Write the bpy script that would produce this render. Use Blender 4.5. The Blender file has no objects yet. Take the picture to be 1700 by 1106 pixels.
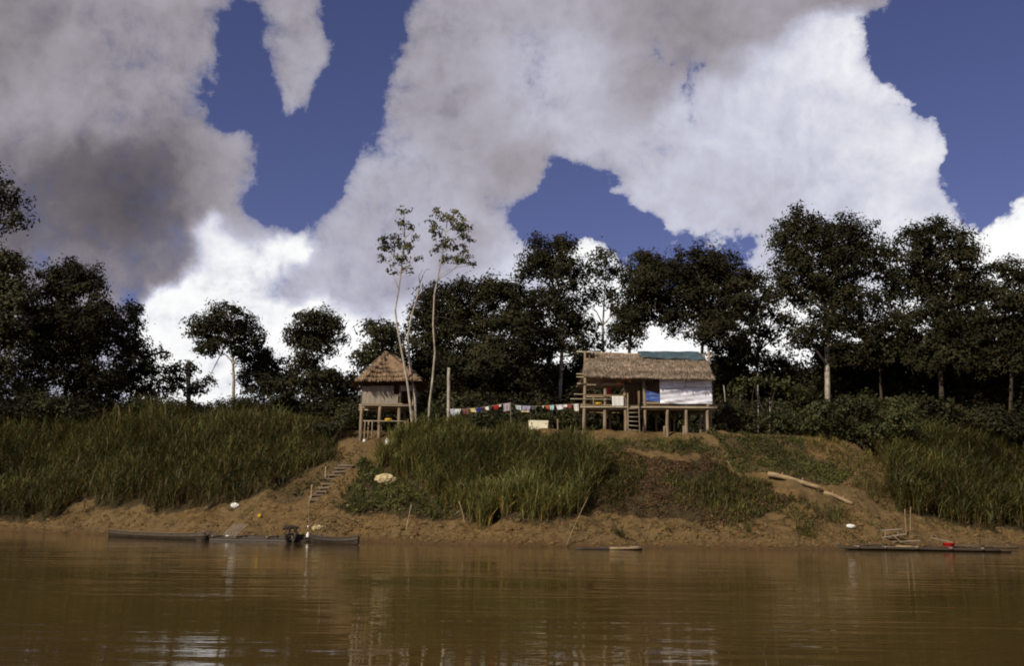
import bpy, math, random
import numpy as np
from mathutils import Vector, Matrix

R = math.radians
random.seed(7); rng = np.random.default_rng(7)
scene = bpy.context.scene
col = scene.collection

# ------------------------------------------------------------------ camera
F, CX, CY = 1653.0, 850.0, 553.0            # focal length and centre in photograph pixels
CAM_H, HORIZON = 2.0, 842.0
cam_d = bpy.data.cameras.new('camera'); cam = bpy.data.objects.new('camera', cam_d); col.objects.link(cam)
cam_d.sensor_width = 36.0; cam_d.lens = 36.0 * F / 1700.0; cam_d.clip_end = 6000; cam_d.clip_start = 0.1
CAMROT = (Matrix.Rotation(math.pi/2 + math.atan((HORIZON-CY)/F), 4, 'X') @ Matrix.Rotation(R(0.8), 4, 'Z')).to_3x3()
cam.matrix_world = Matrix.Translation((0, 0, CAM_H)) @ CAMROT.to_4x4()
scene.camera = cam
CR = np.array(CAMROT)

# ------------------------------------------------------------------ light
SUN_EL, SUN_AZ = R(37), R(-140)              # azimuth from +Y towards +X: behind the camera, to its left
sun_dir = Vector((math.sin(SUN_AZ)*math.cos(SUN_EL), math.cos(SUN_AZ)*math.cos(SUN_EL), math.sin(SUN_EL)))
sd = bpy.data.lights.new('sun', 'SUN'); sd.energy = 4.2; sd.angle = R(0.5); sd.color = (1.0, 0.91, 0.76)
so = bpy.data.objects.new('sun', sd); col.objects.link(so)
so.location = (-60, -40, 80); so.rotation_euler = (-sun_dir).to_track_quat('-Z', 'Y').to_euler()
vs = scene.view_settings
vs.view_transform = 'Standard'; vs.look = 'None'; vs.exposure = 0.0; vs.gamma = 1.0; vs.use_curve_mapping = False
scene.cycles.filter_width = 1.9
scene.cycles.max_bounces = 6; scene.cycles.diffuse_bounces = 3; scene.cycles.glossy_bounces = 3
scene.cycles.transmission_bounces = 3; scene.cycles.transparent_max_bounces = 4
scene.cycles.sample_clamp_indirect = 4.0

# ------------------------------------------------------------------ pixel <-> place helpers
def ray(px, py):
    d = CR @ np.array([(px-CX)/F, (CY-py)/F, -1.0]); return d
def at(px, py, Y):
    d = ray(px, py); t = Y/d[1]; return Vector((d[0]*t, Y, CAM_H + d[2]*t))
def wp(px, py, z=0.0):
    d = ray(px, py); t = (z-CAM_H)/d[2]; return Vector((d[0]*t, d[1]*t, z))
def proj(X, Y, Z):
    L = np.stack([X, Y, Z-CAM_H], -1) @ CR
    return CX + F*L[..., 0]/(-L[..., 2]), CY - F*L[..., 1]/(-L[..., 2])

# ------------------------------------------------------------------ node helpers
class NT:
    def __init__(s, tree): s.t = tree; s.n = tree.nodes; s.l = tree.links
    def new(s, typ, **kw):
        n = s.n.new(typ)
        for k, v in kw.items(): setattr(n, k, v)
        return n
    def put(s, sock, v):
        if isinstance(v, bpy.types.NodeSocket): s.l.new(v, sock)
        elif v is not None: sock.default_value = v
    def m(s, op, a, b=None, c=None, clamp=False):
        n = s.new('ShaderNodeMath', operation=op, use_clamp=clamp)
        for i, v in enumerate((a, b, c)): s.put(n.inputs[i], v)
        return n.outputs[0]
    def vm(s, op, a, b=None, out=0, scale=None):
        n = s.new('ShaderNodeVectorMath', operation=op)
        s.put(n.inputs[0], a); s.put(n.inputs[1], b)
        if scale is not None: s.put(n.inputs['Scale'], scale)
        return n.outputs[out]
    def noise(s, vec, scale, detail=4, rough=.55, out='Fac', dist=0.0, lac=2.0, typ='FBM'):
        n = s.new('ShaderNodeTexNoise'); n.noise_type = typ
        s.put(n.inputs['Vector'], vec)
        for k, v in (('Scale', scale), ('Detail', detail), ('Roughness', rough), ('Distortion', dist), ('Lacunarity', lac)): s.put(n.inputs[k], v)
        return n.outputs[out]
    def ramp(s, fac, stops, interp='LINEAR'):
        n = s.new('ShaderNodeValToRGB'); n.color_ramp.interpolation = interp
        e = n.color_ramp.elements
        while len(e) < len(stops): e.new(0.5)
        for el, (p, c) in zip(e, stops): el.position = p; el.color = (*c, 1) if len(c) == 3 else c
        s.put(n.inputs[0], fac); return n.outputs[0]
    def mix(s, fac, a, b, blend='MIX'):
        n = s.new('ShaderNodeMix', data_type='RGBA', blend_type=blend)
        s.put(n.inputs[0], fac); s.put(n.inputs[6], a); s.put(n.inputs[7], b); return n.outputs[2]
    def mapr(s, v, a, b, c=0.0, d=1.0, typ='SMOOTHSTEP'):
        n = s.new('ShaderNodeMapRange', interpolation_type=typ)
        for i, x in enumerate((v, a, b, c, d)): s.put(n.inputs[i], x)
        return n.outputs[0]

# ------------------------------------------------------------------ sky with clouds
world = bpy.data.worlds.new('World'); scene.world = world; world.use_nodes = True
W = NT(world.node_tree); W.n.clear()
world.cycles.sampling_method = 'NONE'
sky = W.new('ShaderNodeTexSky', sky_type='NISHITA', sun_disc=False, sun_elevation=SUN_EL, sun_rotation=SUN_AZ, altitude=100, air_density=1.0, dust_density=0.6, ozone_density=2.5)
bg_sky = W.new('ShaderNodeBackground'); bg_sky.inputs['Strength'].default_value = 0.054
W.put(bg_sky.inputs['Color'], W.mix(1.0, sky.outputs[0], (1.02, .80, 1.14, 1), 'MULTIPLY'))
D = W.new('ShaderNodeTexCoord').outputs['Generated']
sx = W.new('ShaderNodeSeparateXYZ'); W.l.new(D, sx.inputs[0])
az = W.m('ARCTAN2', sx.outputs[0], sx.outputs[1]); el = W.m('ARCSINE', sx.outputs[2])
comb = W.new('ShaderNodeCombineXYZ'); W.put(comb.inputs[0], az); W.put(comb.inputs[1], el)
warp = W.vm('SUBTRACT', W.noise(D, 6.0, 7, .62, out='Color'), (.5, .5, .5))
P0 = W.vm('ADD', comb.outputs[0], W.vm('SCALE', warp, scale=0.10))
P0 = W.vm('MULTIPLY', P0, (1, 1, 0))
# the cloud cover and the brightness of the clouds as functions of azimuth and elevation: each is drawn up on a
# grid of directions and split into products of curves (azimuth curve x elevation curve), which the nodes multiply out
NA, NE = 150, 84
AZ0, AZ1, EL0, EL1 = -.62, .62, -.02, .56
gaz = np.linspace(AZ0, AZ1, NA); gel = np.linspace(EL0, EL1, NE); GA, GE = np.meshgrid(gaz, gel)
_d = np.stack([np.sin(GA)*np.cos(GE), np.cos(GA)*np.cos(GE), np.sin(GE)], -1) @ CR
SPX, SPY = CX+F*_d[..., 0]/(-_d[..., 2]), CY-F*_d[..., 1]/(-_d[..., 2])
def inpoly(px, py, poly):
    r = np.zeros(np.shape(px), bool); n = len(poly)
    for i in range(n):
        x0, y0 = poly[i]; x1, y1 = poly[(i+1) % n]
        if y0 == y1: continue
        r ^= ((y0 > py) != (y1 > py)) & (px < (x1-x0)*(py-y0)/(y1-y0)+x0)
    return r
BLUE = [
 [(400,15),(455,12),(442,42),(424,50),(428,70),(447,85),(442,105),(430,125),(450,130),(462,110),(470,125),(457,145),(467,165),(442,195),(420,207),(395,217),(380,224),(350,224),(338,205),(330,165),(345,158),(368,185),(362,160),(376,130),(388,95),(398,70)],
 [(540,-80),(675,-80),(672,40),(664,90),(677,130),(655,167),(640,155),(622,150),(605,152),(612,168),(640,172),(657,195),(657,217),(640,217),(612,227),(597,247),(587,277),(562,302),(547,332),(527,342),(519,376),(505,364),(480,358),(455,352),(438,327),(418,300),(443,270),(461,240),(450,213),(470,208),(480,236),(500,213),(535,213),(553,175),(545,150),(532,125),(565,115),(574,60),(550,20)],
 [(860,330),(880,310),(925,300),(933,242),(950,252),(957,278),(977,288),(1002,318),(1042,343),(1082,368),(1140,372),(1187,373),(1190,400),(1210,405),(1230,403),(1275,462),(1220,462),(1180,455),(1100,455),(1045,448),(1030,402),(980,393),(920,392),(872,424),(856,444),(848,400),(860,380)],
 [(1400,4),(1440,10),(1470,2),(1480,-90),(1950,-90),(1950,300),(1690,322),(1655,348),(1662,366),(1625,370),(1612,392),(1575,388),(1566,360),(1572,320),(1570,250),(1577,190),(1565,180),(1530,170),(1500,163),(1470,153),(1455,172),(1448,150),(1445,130),(1467,120),(1475,100),(1450,98),(1442,70),(1432,30)],
 [(425,195),(480,200),(548,192),(535,222),(475,250),(430,222)],
 [(808,300),(828,296),(832,330),(822,342),(810,330)], [(635,240),(672,234),(690,252),(655,266)], [(838,330),(870,322),(880,400),(850,410)], [(190,503),(238,498),(240,520),(215,532),(192,522)], [(20,422),(110,420),(115,434),(60,444),(20,440)], [(222,135),(232,135),(234,165),(224,165)],
]
blue = np.zeros_like(GA)
for q in BLUE: blue = np.maximum(blue, inpoly(SPX, SPY, q).astype(float))
for _ in range(5):
    for ax in (0, 1): blue = .25*np.roll(blue, 1, ax)+.5*blue+.25*np.roll(blue, -1, ax)
inside = 1-np.clip(np.maximum.reduce([np.abs(SPX-850)-930, -SPY-40, 0*SPX])/160, 0, 1)
COV = np.clip((1-2*np.minimum(blue*1.3, 1))*1.5, -1.2, 1.3)*inside+.12*(1-inside)
TONE = [(30,50,.25),(100,60,.33),(120,140,.34),(60,180,.37),(180,200,.37),(20,280,.28),(300,100,.34),(450,120,.37),(510,60,.38),(500,180,.42),(250,280,.18),(200,330,.12),(130,300,.18),(330,300,.21),
 (100,370,.22),(250,350,.14),(350,370,.29),(60,410,.25),(150,440,.28),(250,430,.25),(300,470,.26),(380,290,.37),(420,260,.42),(372,415,.72),(425,375,.46),(484,388,.95),(380,370,.7),(445,395,.75),(400,450,.7),(330,520,1.0),(270,560,1.1),
 (470,480,.42),(530,470,.46),(460,560,.95),(600,560,.85),(640,470,.42),(700,300,.42),(600,300,.40),(620,255,.46),(740,340,.41),(830,400,.43),(760,450,.40),(850,500,.7),(1100,420,.5),(1180,440,.52),(900,430,.6),(850,50,.37),(920,40,.38),(870,100,.47),
 (940,110,.50),(900,160,.46),(800,150,.40),(720,80,.37),(760,200,.35),(870,270,.33),(960,150,.42),(1020,60,.31),(1150,25,.27),(1080,100,.32),(1130,140,.35),(1200,55,.30),(1270,20,.33),(1300,100,.58),(1380,60,.63),
 (1430,90,.70),(1200,200,.52),(1300,250,.55),(1400,220,.57),(1500,240,.70),(1545,200,.62),(1550,330,.55),(1350,350,.54),(1200,330,.5),(1100,300,.5),(1250,400,.5),(1400,380,.58),(985,415,1.15),(1640,372,.85),(1690,350,1.0),
 (1660,405,.62),(1690,440,1.1),(1300,560,1.1),(1050,570,1.2),(700,560,.85),(200,640,.55),(100,500,.33),(20,560,.4),(130,570,.5),(1500,560,.9),(400,640,.8),(900,600,1.0),(1240,480,.65),(1350,450,.6),(1450,470,.62),(1150,470,.65),(1480,420,.7),(-100,100,.3),(-100,400,.25),(1850,400,.7),(1850,100,.5),(850,-120,.35),(850,760,.6),(300,760,.6),(1400,760,.6)]
REGION = [   # brighter clouds standing behind or before the grey ones, each with an outline of its own
 [(1155,110),(1205,45),(1290,62),(1360,18),(1432,15),(1450,100),(1475,150),(1590,180),(1590,400),(1480,440),(1300,470),(1180,400),(940,250),(1020,212),(1070,190),(1130,150)],
 [(225,690),(245,540),(262,500),(335,470),(352,430),(340,395),(368,345),(392,352),(402,395),(425,405),(440,372),(466,390),(500,365),(520,395),(505,420),(450,432),(478,450),(425,492),(480,506),(530,500),(640,530),(720,600),(720,690)],
 [(925,400),(985,388),(1035,396),(1045,470),(925,470)],
 [(1600,405),(1640,370),(1665,362),(1655,342),(1700,318),(1900,290),(1900,480),(1600,460)],
]
def interp_tone(pts):
    num = np.zeros_like(GA); den = np.full_like(GA, 1e-9)
    for x, y, t in pts:
        r2 = (SPX-x)**2+(1.25*(SPY-y))**2; wgt = np.exp(-r2/2/45**2)+.03*np.exp(-r2/2/120**2)+1e-7; num += wgt*t; den += wgt
    return num/den
def soften(a, n):
    for _ in range(n):
        for ax in (0, 1): a = .25*np.roll(a, 1, ax)+.5*a+.25*np.roll(a, -1, ax)
    return a
inreg = [[bool(inpoly(np.array([x]), np.array([y]), q)[0]) for x, y, t in TONE] for q in REGION]
LUM = interp_tone([t for k, t in enumerate(TONE) if not any(r[k] for r in inreg)])
for q, r in zip(REGION, inreg):
    mk = soften(inpoly(SPX, SPY, q).astype(float), 1); LUM = LUM*(1-mk)+mk*interp_tone([t for k, t in enumerate(TONE) if r[k]])
LUM = np.where(LUM < .75, (LUM-.37)*1.35+.365, LUM+.14)
LUM = LUM*inside+.36*(1-inside)
azn = W.mapr(W.vm('DOT_PRODUCT', P0, (1,0,0), out=1), AZ0, AZ1, -1, 1, 'LINEAR'); eln = W.mapr(W.vm('DOT_PRODUCT', P0, (0,1,0), out=1), EL0, EL1, -1, 1, 'LINEAR')
def vec3(v):
    c = W.new('ShaderNodeCombineXYZ')
    for i in range(3): W.put(c.inputs[i], v)
    return c.outputs[0]
AZV, ELV = vec3(azn), vec3(eln)
def curve3(vec, fs):
    n = W.new('ShaderNodeVectorCurve'); mp = n.mapping; mp.use_clip = False
    for c, f in zip(mp.curves, fs):
        xs = np.linspace(-1, 1, len(f))
        c.points[0].location = (-1, float(f[0])); c.points[1].location = (1, float(f[-1]))
        for x, y in zip(xs[1:-1], f[1:-1]): c.points.new(float(x), float(y))
        for q in c.points: q.handle_type = 'VECTOR'
    mp.update(); W.put(n.inputs['Vector'], vec); return n.outputs[0]
def field(A, groups):
    base = float(np.median(A)); U, S, Vt = np.linalg.svd(A-base, full_matrices=False); acc = base
    for g in range(groups):
        fe, fa, sc = [], [], []
        for k in range(3*g, 3*g+3):
            u, v = U[:, k], Vt[k]; mu, mv = np.abs(u).max(), np.abs(v).max(); fe.append(u/mu); fa.append(v/mv); sc.append(S[k]*mu*mv)
        pr = W.vm('MULTIPLY', curve3(ELV, fe), curve3(AZV, fa))
        acc = W.m('ADD', acc, W.vm('DOT_PRODUCT', pr, tuple(sc), out=1))
    return acc
DW = W.vm('ADD', D, W.vm('SCALE', warp, scale=.05))
fbm = W.noise(DW, 11.0, 8, .60)
fbm2 = W.noise(W.vm('ADD', DW, tuple(sun_dir*0.02)), 11.0, 8, .60)
puff = W.m('SUBTRACT', .22, W.m('ABSOLUTE', W.m('SUBTRACT', W.noise(DW, 24.0, 4, .55), .5)))
cov = field(COV, 8)
cov = W.m('MULTIPLY_ADD', W.m('SUBTRACT', fbm, .5), 5.0, cov)
cov = W.m('MULTIPLY_ADD', puff, .9, cov)
fine = W.noise(DW, 40.0, 6, .66)
cov = W.m('MULTIPLY_ADD', W.m('SUBTRACT', fine, .5), 2.6, cov)
alpha = W.m('SUBTRACT', 1.0, W.m('POWER', 0.3679, W.m('MULTIPLY', W.m('POWER', W.m('MAXIMUM', W.m('ADD', cov, .05), 0.0), 1.5), W.mapr(az, -.14, .16, 1.7, 4.0))))
lum = field(LUM, 7)
relief = W.m('SUBTRACT', fbm, fbm2)
calm = W.mapr(lum, .3, .85, .35, 1.0)                  # bright towers are crisp, grey decks are smooth
lum = W.m('MULTIPLY_ADD', W.m('MULTIPLY', relief, calm), 0.5, lum)
lum = W.m('MULTIPLY_ADD', W.m('SUBTRACT', fbm, .5), 0.16, lum)
lum = W.m('MULTIPLY_ADD', W.m('SUBTRACT', W.noise(DW, 5.0, 4, .5), .5), 0.22, lum)
lum = W.m('MULTIPLY_ADD', W.m('MULTIPLY', W.m('SUBTRACT', puff, .14), calm), .55, lum)
lum = W.m('ADD', lum, W.mapr(cov, .05, .9, .07, 0.0))   # thin margins let more light through
ccol = W.ramp(lum, [(0.0, (.085,.075,.082)), (.15, (.155,.138,.152)), (.33, (.338,.312,.348)), (.48, (.47,.46,.545)), (.62, (.60,.61,.72)), (.95, (1.0,1.0,1.0))])
bg_cl = W.new('ShaderNodeBackground'); W.put(bg_cl.inputs['Color'], ccol); bg_cl.inputs['Strength'].default_value = 1.0
mixw = W.new('ShaderNodeMixShader'); W.put(mixw.inputs[0], alpha); W.l.new(bg_sky.outputs[0], mixw.inputs[1]); W.l.new(bg_cl.outputs[0], mixw.inputs[2])
wo = W.new('ShaderNodeOutputWorld'); W.l.new(mixw.outputs[0], wo.inputs[0])

# ------------------------------------------------------------------ materials
MATS = {}
def mat(name, c, rough=.85, var=.35, scale=6.0, stretch=(1,1,1), bump=0.0, metal=0.0, spec=.3, c2=None, tint=False, trans=0.0, detail=5):
    if name in MATS: return MATS[name]
    m = bpy.data.materials.new(name); m.use_nodes = True; T = NT(m.node_tree); T.n.clear()
    co = T.vm('MULTIPLY', T.new('ShaderNodeTexCoord').outputs['Object'], stretch)
    nz = T.noise(co, scale, detail, .6)
    c2 = c2 or tuple(x*(1-var) for x in c); c1 = tuple(min(1, x*(1+var*.6)) for x in c)
    base = T.ramp(nz, [(.28, c2), (.72, c1)])
    if tint:
        a = T.new('ShaderNodeAttribute', attribute_name='tint')
        base = T.mix(1.0, base, a.outputs['Color'], 'MULTIPLY')
    p = T.new('ShaderNodeBsdfPrincipled'); T.put(p.inputs['Base Color'], base)
    p.inputs['Roughness'].default_value = rough; p.inputs['Metallic'].default_value = metal
    p.inputs['Specular IOR Level'].default_value = spec
    if bump:
        b = T.new('ShaderNodeBump'); b.inputs['Strength'].default_value = .8; b.inputs['Distance'].default_value = bump
        T.put(b.inputs['Height'], T.noise(co, scale*2.3, 5, .65)); T.l.new(b.outputs[0], p.inputs['Normal'])
    o = T.new('ShaderNodeOutputMaterial')
    if trans:
        tr = T.new('ShaderNodeBsdfTranslucent'); T.put(tr.inputs[0], base)
        mx = T.new('ShaderNodeMixShader'); mx.inputs[0].default_value = trans
        T.l.new(p.outputs[0], mx.inputs[1]); T.l.new(tr.outputs[0], mx.inputs[2]); T.l.new(mx.outputs[0], o.inputs[0])
    else: T.l.new(p.outputs[0], o.inputs[0])
    MATS[name] = m; return m

mat('leaf_dark', (.030,.027,.0105), .65, .45, .6, tint=True, trans=.06, spec=.12)
mat('leaf_olive', (.046,.045,.014), .55, .45, .8, tint=True, trans=.16, spec=.25)
mat('leaf_green', (.056,.058,.016), .55, .4, 1.2, tint=True, trans=.2, spec=.25)
mat('leaf_pale', (.105,.100,.045), .55, .4, 1.2, tint=True, trans=.15, spec=.25)
mat('reed', (.078,.080,.020), .6, .45, .25, tint=True, trans=.2, spec=.25)
mat('reed_bright', (.092,.097,.025), .6, .4, .3, tint=True, trans=.2, spec=.25)
mat('weed', (.086,.092,.023), .6, .4, .9, tint=True, trans=.18, spec=.2)
mat('litter', (.092,.060,.028), .9, .5, 1.5, tint=True, spec=.1)
mat('bark_dark', (.075,.058,.038), .9, .5, 5, (1,1,.3), bump=.02)
mat('bark_pale', (.42,.37,.29), .85, .45, 4, (1,1,.6), bump=.015, c2=(.16,.13,.09))
mat('post_wood', (.26,.195,.125), .9, .5, 9, (1,1,.12), bump=.012)
mat('plank_grey', (.30,.25,.19), .9, .45, 8, (1,1,.1), bump=.01)
mat('step_wood', (.19,.14,.092), .9, .5, 8, (.1,1,1), bump=.01)
mat('plank_brown', (.20,.135,.075), .9, .45, 8, (1,1,.1), bump=.01)
mat('deck_wood', (.30,.215,.125), .9, .45, 8, (.1,1,1), bump=.01)
mat('pole_pale', (.42,.35,.23), .85, .35, 8, (.2,1,1), bump=.006)
mat('thatch', (.245,.185,.128), .95, .5, 2.5, tint=True, spec=.1)
mat('thatch_orange', (.225,.150,.088), .95, .5, 2.5, tint=True, spec=.1)
mat('wet_wood', (.045,.032,.020), .6, .5, 7, (.15,1,1), bump=.01, spec=.4)
mat('boat_wood', (.052,.038,.024), .65, .5, 6, (.12,1,1), bump=.008, spec=.35)
mat('boat_trim', (.13,.092,.052), .8, .4, 7, (.15,1,1))
mat('raft_log', (.10,.068,.038), .8, .55, 5, (.2,1,1), bump=.02)
mat('dry_log', (.30,.215,.115), .9, .4, 5, (.25,1,1), bump=.02)
mat('silver', (.80,.80,.83), .30, .12, 2.5, bump=.02, metal=.2, spec=.6)
mat('tarp_blue', (.075,.125,.34), .5, .3, 3, bump=.01)
mat('tarp_teal', (.055,.088,.10), .55, .35, 3, bump=.01)
mat('white_paint', (.80,.74,.52), .6, .12, 3)
mat('white_cloth', (.80,.78,.72), .9, .1, 3, trans=.2)
mat('white_plastic', (.78,.76,.70), .5, .1, 6)
mat('cream_sack', (.50,.40,.21), .85, .4, 4, bump=.03)
mat('red_plastic', (.52,.018,.012), .45, .15, 4)
mat('yellow_plastic', (.62,.38,.03), .5, .15, 4)
mat('orange_clay', (.42,.15,.035), .6, .3, 6)
mat('rope', (.30,.24,.15), .9, .3, 20)
mat('fur', (.018,.014,.011), .8, .5, 12, c2=(.03,.02,.012))
mat('dark_box', (.02,.016,.012), .7, .4, 6)

def soil_material():
    m = bpy.data.materials.new('soil'); m.use_nodes = True; T = NT(m.node_tree); T.n.clear()
    co = T.new('ShaderNodeTexCoord').outputs['Object']
    n1 = T.noise(co, .35, 5, .6); n2 = T.noise(co, 2.2, 6, .65); n3 = T.noise(co, 9, 5, .7)
    c = T.ramp(n2, [(.3, (.074,.044,.016)), (.5, (.140,.086,.031)), (.72, (.205,.131,.050))])
    c = T.mix(T.mapr(n1, .4, .65), c, T.ramp(n3, [(.35, (.082,.051,.020)), (.7, (.215,.145,.062))]))
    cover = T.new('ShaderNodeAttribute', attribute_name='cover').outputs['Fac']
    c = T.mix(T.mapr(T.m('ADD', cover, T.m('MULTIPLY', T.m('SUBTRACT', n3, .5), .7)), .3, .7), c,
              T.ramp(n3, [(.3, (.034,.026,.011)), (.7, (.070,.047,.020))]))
    wet = T.new('ShaderNodeAttribute', attribute_name='wet').outputs['Fac']
    wf = T.mapr(T.m('ADD', wet, T.m('MULTIPLY', T.m('SUBTRACT', n2, .5), .5)), .2, .85)
    c = T.mix(wf, c, T.mix(1.0, c, (.62,.56,.5,1), 'MULTIPLY'))
    p = T.new('ShaderNodeBsdfPrincipled'); T.put(p.inputs['Base Color'], c)
    T.put(p.inputs['Roughness'], T.m('MULTIPLY_ADD', wf, -.35, .95)); p.inputs['Specular IOR Level'].default_value = .2
    b = T.new('ShaderNodeBump'); b.inputs['Strength'].default_value = 1.0; b.inputs['Distance'].default_value = .09
    T.put(b.inputs['Height'], T.m('ADD', T.noise(co, 4.5, 7, .68), T.m('MULTIPLY', n3, .35))); T.l.new(b.outputs[0], p.inputs['Normal'])
    o = T.new('ShaderNodeOutputMaterial'); T.l.new(p.outputs[0], o.inputs[0]); return m
MATS['soil'] = soil_material()
def water_material():
    m = bpy.data.materials.new('water'); m.use_nodes = True; T = NT(m.node_tree); T.n.clear()
    co = T.new('ShaderNodeTexCoord').outputs['Object']
    big = T.noise(T.vm('MULTIPLY', co, (.12, .42, 1)), 1.0, 2, .5)
    mid = T.noise(T.vm('MULTIPLY', co, (.34, 1.7, 1)), 1.0, 3, .5, dist=.5)
    sml = T.noise(T.vm('MULTIPLY', co, (2.0, 7.0, 1)), 1.0, 3, .5, dist=.4)
    patch = T.mapr(T.noise(T.vm('MULTIPLY', co, (.05, .16, 1)), 1.0, 3, .5), .38, .62, .35, 1.0)
    h = T.m('MULTIPLY_ADD', T.m('MULTIPLY', mid, patch), .75, T.m('MULTIPLY', big, .7))
    h = T.m('MULTIPLY_ADD', T.m('MULTIPLY', sml, patch), .09, h)
    b = T.new('ShaderNodeBump'); b.inputs['Strength'].default_value = 1.0; b.inputs['Distance'].default_value = .034
    T.put(b.inputs['Height'], h)
    p = T.new('ShaderNodeBsdfPrincipled')
    T.put(p.inputs['Base Color'], T.ramp(T.noise(co, .12, 3), [(.3, (.068,.042,.0125)), (.7, (.086,.053,.016))]))
    p.inputs['Roughness'].default_value = .02; p.inputs['IOR'].default_value = 1.333
    T.l.new(b.outputs[0], p.inputs['Normal'])
    o = T.new('ShaderNodeOutputMaterial'); T.l.new(p.outputs[0], o.inputs[0]); return m
MATS['water'] = water_material()

# ------------------------------------------------------------------ object helpers
ORG = {}
def tag(o, label=None, cat=None, group=None, kind=None):
    for k, v in (('label', label), ('category', cat), ('group', group), ('kind', kind)):
        if v: o[k] = v
    return o
def empty(name, loc, label, cat, group=None):
    o = bpy.data.objects.new(name, None); col.objects.link(o); o.location = loc; o.empty_display_size = .3
    ORG[o] = Vector(loc); return tag(o, label, cat, group)
def np_mesh(name, v, f, material, tint=None, smooth=False):
    me = bpy.data.meshes.new(name); v = np.asarray(v, np.float32); f = np.asarray(f, np.int32); k = f.shape[1]
    me.vertices.add(len(v)); me.vertices.foreach_set('co', v.ravel())
    me.loops.add(f.size); me.loops.foreach_set('vertex_index', f.ravel())
    me.polygons.add(len(f)); me.polygons.foreach_set('loop_start', np.arange(0, f.size, k, dtype=np.int32))
    me.polygons.foreach_set('use_smooth', np.full(len(f), smooth))
    me.update(calc_edges=True)
    if tint is not None:
        a = me.attributes.new('tint', 'FLOAT_COLOR', 'POINT')
        t = np.asarray(tint, np.float32)
        if t.ndim == 1: t = np.stack([t, t, t, np.ones_like(t)], -1)
        a.data.foreach_set('color', t.ravel())
    me.materials.append(MATS[material]); return me
def link(name, me, parent=None):
    o = bpy.data.objects.new(name, me); col.objects.link(o)
    if parent is not None: o.parent = parent; ORG[o] = ORG[parent]
    else: ORG[o] = Vector((0, 0, 0))
    return o
def np_obj(name, v, f, material, parent=None, tint=None, smooth=False):
    v = np.asarray(v, float)
    org = np.array(ORG[parent]) if parent is not None else np.array([(v[:,0].min()+v[:,0].max())/2, (v[:,1].min()+v[:,1].max())/2, v[:,2].min()])
    o = link(name, np_mesh(name, v-org, f, material, tint, smooth), parent)
    if parent is None: o.location = org; ORG[o] = Vector(org)
    return o
class MB:
    def __init__(s): s.v = []; s.f = []; s.t = []
    def add(s, v, f, t=1.0):
        n = len(s.v); s.v += [tuple(p) for p in v]; s.f += [tuple(i+n for i in q) for q in f]; s.t += [t]*len(v); return s
    def box(s, c, size, rot=None, taper=1.0):
        hx, hy, hz = (x/2 for x in size); pts = []
        for z in (-1, 1):
            k = taper if z > 0 else 1.0
            for x, y in ((-1,-1),(1,-1),(1,1),(-1,1)):
                p = Vector((x*hx*k, y*hy*k, z*hz))
                if rot is not None: p = rot @ p
                pts.append(p + Vector(c))
        return s.add(pts, [(3,2,1,0),(4,5,6,7),(0,1,5,4),(1,2,6,5),(2,3,7,6),(3,0,4,7)])
    def beam(s, a, b, w, h, up=(0,0,1)):
        a, b = Vector(a), Vector(b); d = (b-a); L = d.length; x = d.normalized(); y = Vector(up).cross(x)
        if y.length < 1e-4: y = Vector((0,1,0)).cross(x)
        y.normalize(); z = x.cross(y)
        return s.box((a+b)/2, (L, w, h), Matrix((x, y, z)).transposed())
    def tube(s, pts, rad, n=8, cap=True, wob=0.0):
        pts = [Vector(p) for p in pts]; k = len(pts)
        if not hasattr(rad, '__len__'): rad = [rad]*k
        ref = Vector((0.13, 0.31, 1.0)).normalized(); base = len(s.v); vs_ = []
        for i, p in enumerate(pts):
            d = (pts[min(i+1, k-1)] - pts[max(i-1, 0)]).normalized()
            u = d.cross(ref)
            if u.length < .05: u = d.cross(Vector((1, .2, 0)))
            u.normalize(); w = d.cross(u)
            for j in range(n):
                a = 2*math.pi*j/n; rr = rad[i]*(1 + wob*(random.random()-.5))
                vs_.append(p + (u*math.cos(a) + w*math.sin(a))*rr)
        fs = [(i*n+j, i*n+(j+1) % n, (i+1)*n+(j+1) % n, (i+1)*n+j) for i in range(k-1) for j in range(n)]
        if cap: fs += [tuple(range(n-1, -1, -1)), tuple((k-1)*n+j for j in range(n))]
        return s.add(vs_, fs)
    def lathe(s, c, prof, n=14, axis=None):
        c = Vector(c); vs_ = []
        for r, z in prof:
            for j in range(n):
                a = 2*math.pi*j/n; p = Vector((r*math.cos(a), r*math.sin(a), z))
                if axis is not None: p = axis @ p
                vs_.append(c+p)
        k = len(prof)
        fs = [(i*n+j, i*n+(j+1) % n, (i+1)*n+(j+1) % n, (i+1)*n+j) for i in range(k-1) for j in range(n)]
        fs += [tuple(range(n-1, -1, -1)), tuple((k-1)*n+j for j in range(n))]
        return s.add(vs_, fs)
    def build(s, name, material, parent=None, smooth=False, tint=False):
        v = np.array(s.v, float)
        if parent is not None: org = ORG[parent]
        else: org = Vector(((v[:,0].min()+v[:,0].max())/2, (v[:,1].min()+v[:,1].max())/2, v[:,2].min()))
        me = bpy.data.meshes.new(name); me.from_pydata([Vector(p)-org for p in s.v], [], s.f)
        if smooth: me.polygons.foreach_set('use_smooth', [True]*len(me.polygons))
        if tint:
            a = me.attributes.new('tint', 'FLOAT_COLOR', 'POINT')
            a.data.foreach_set('color', np.array([(t, t, t, 1) for t in s.t], np.float32).ravel())
        me.materials.append(MATS[material]); me.update()
        o = link(name, me, parent)
        if parent is None: o.location = org; ORG[o] = org
        return o
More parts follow.
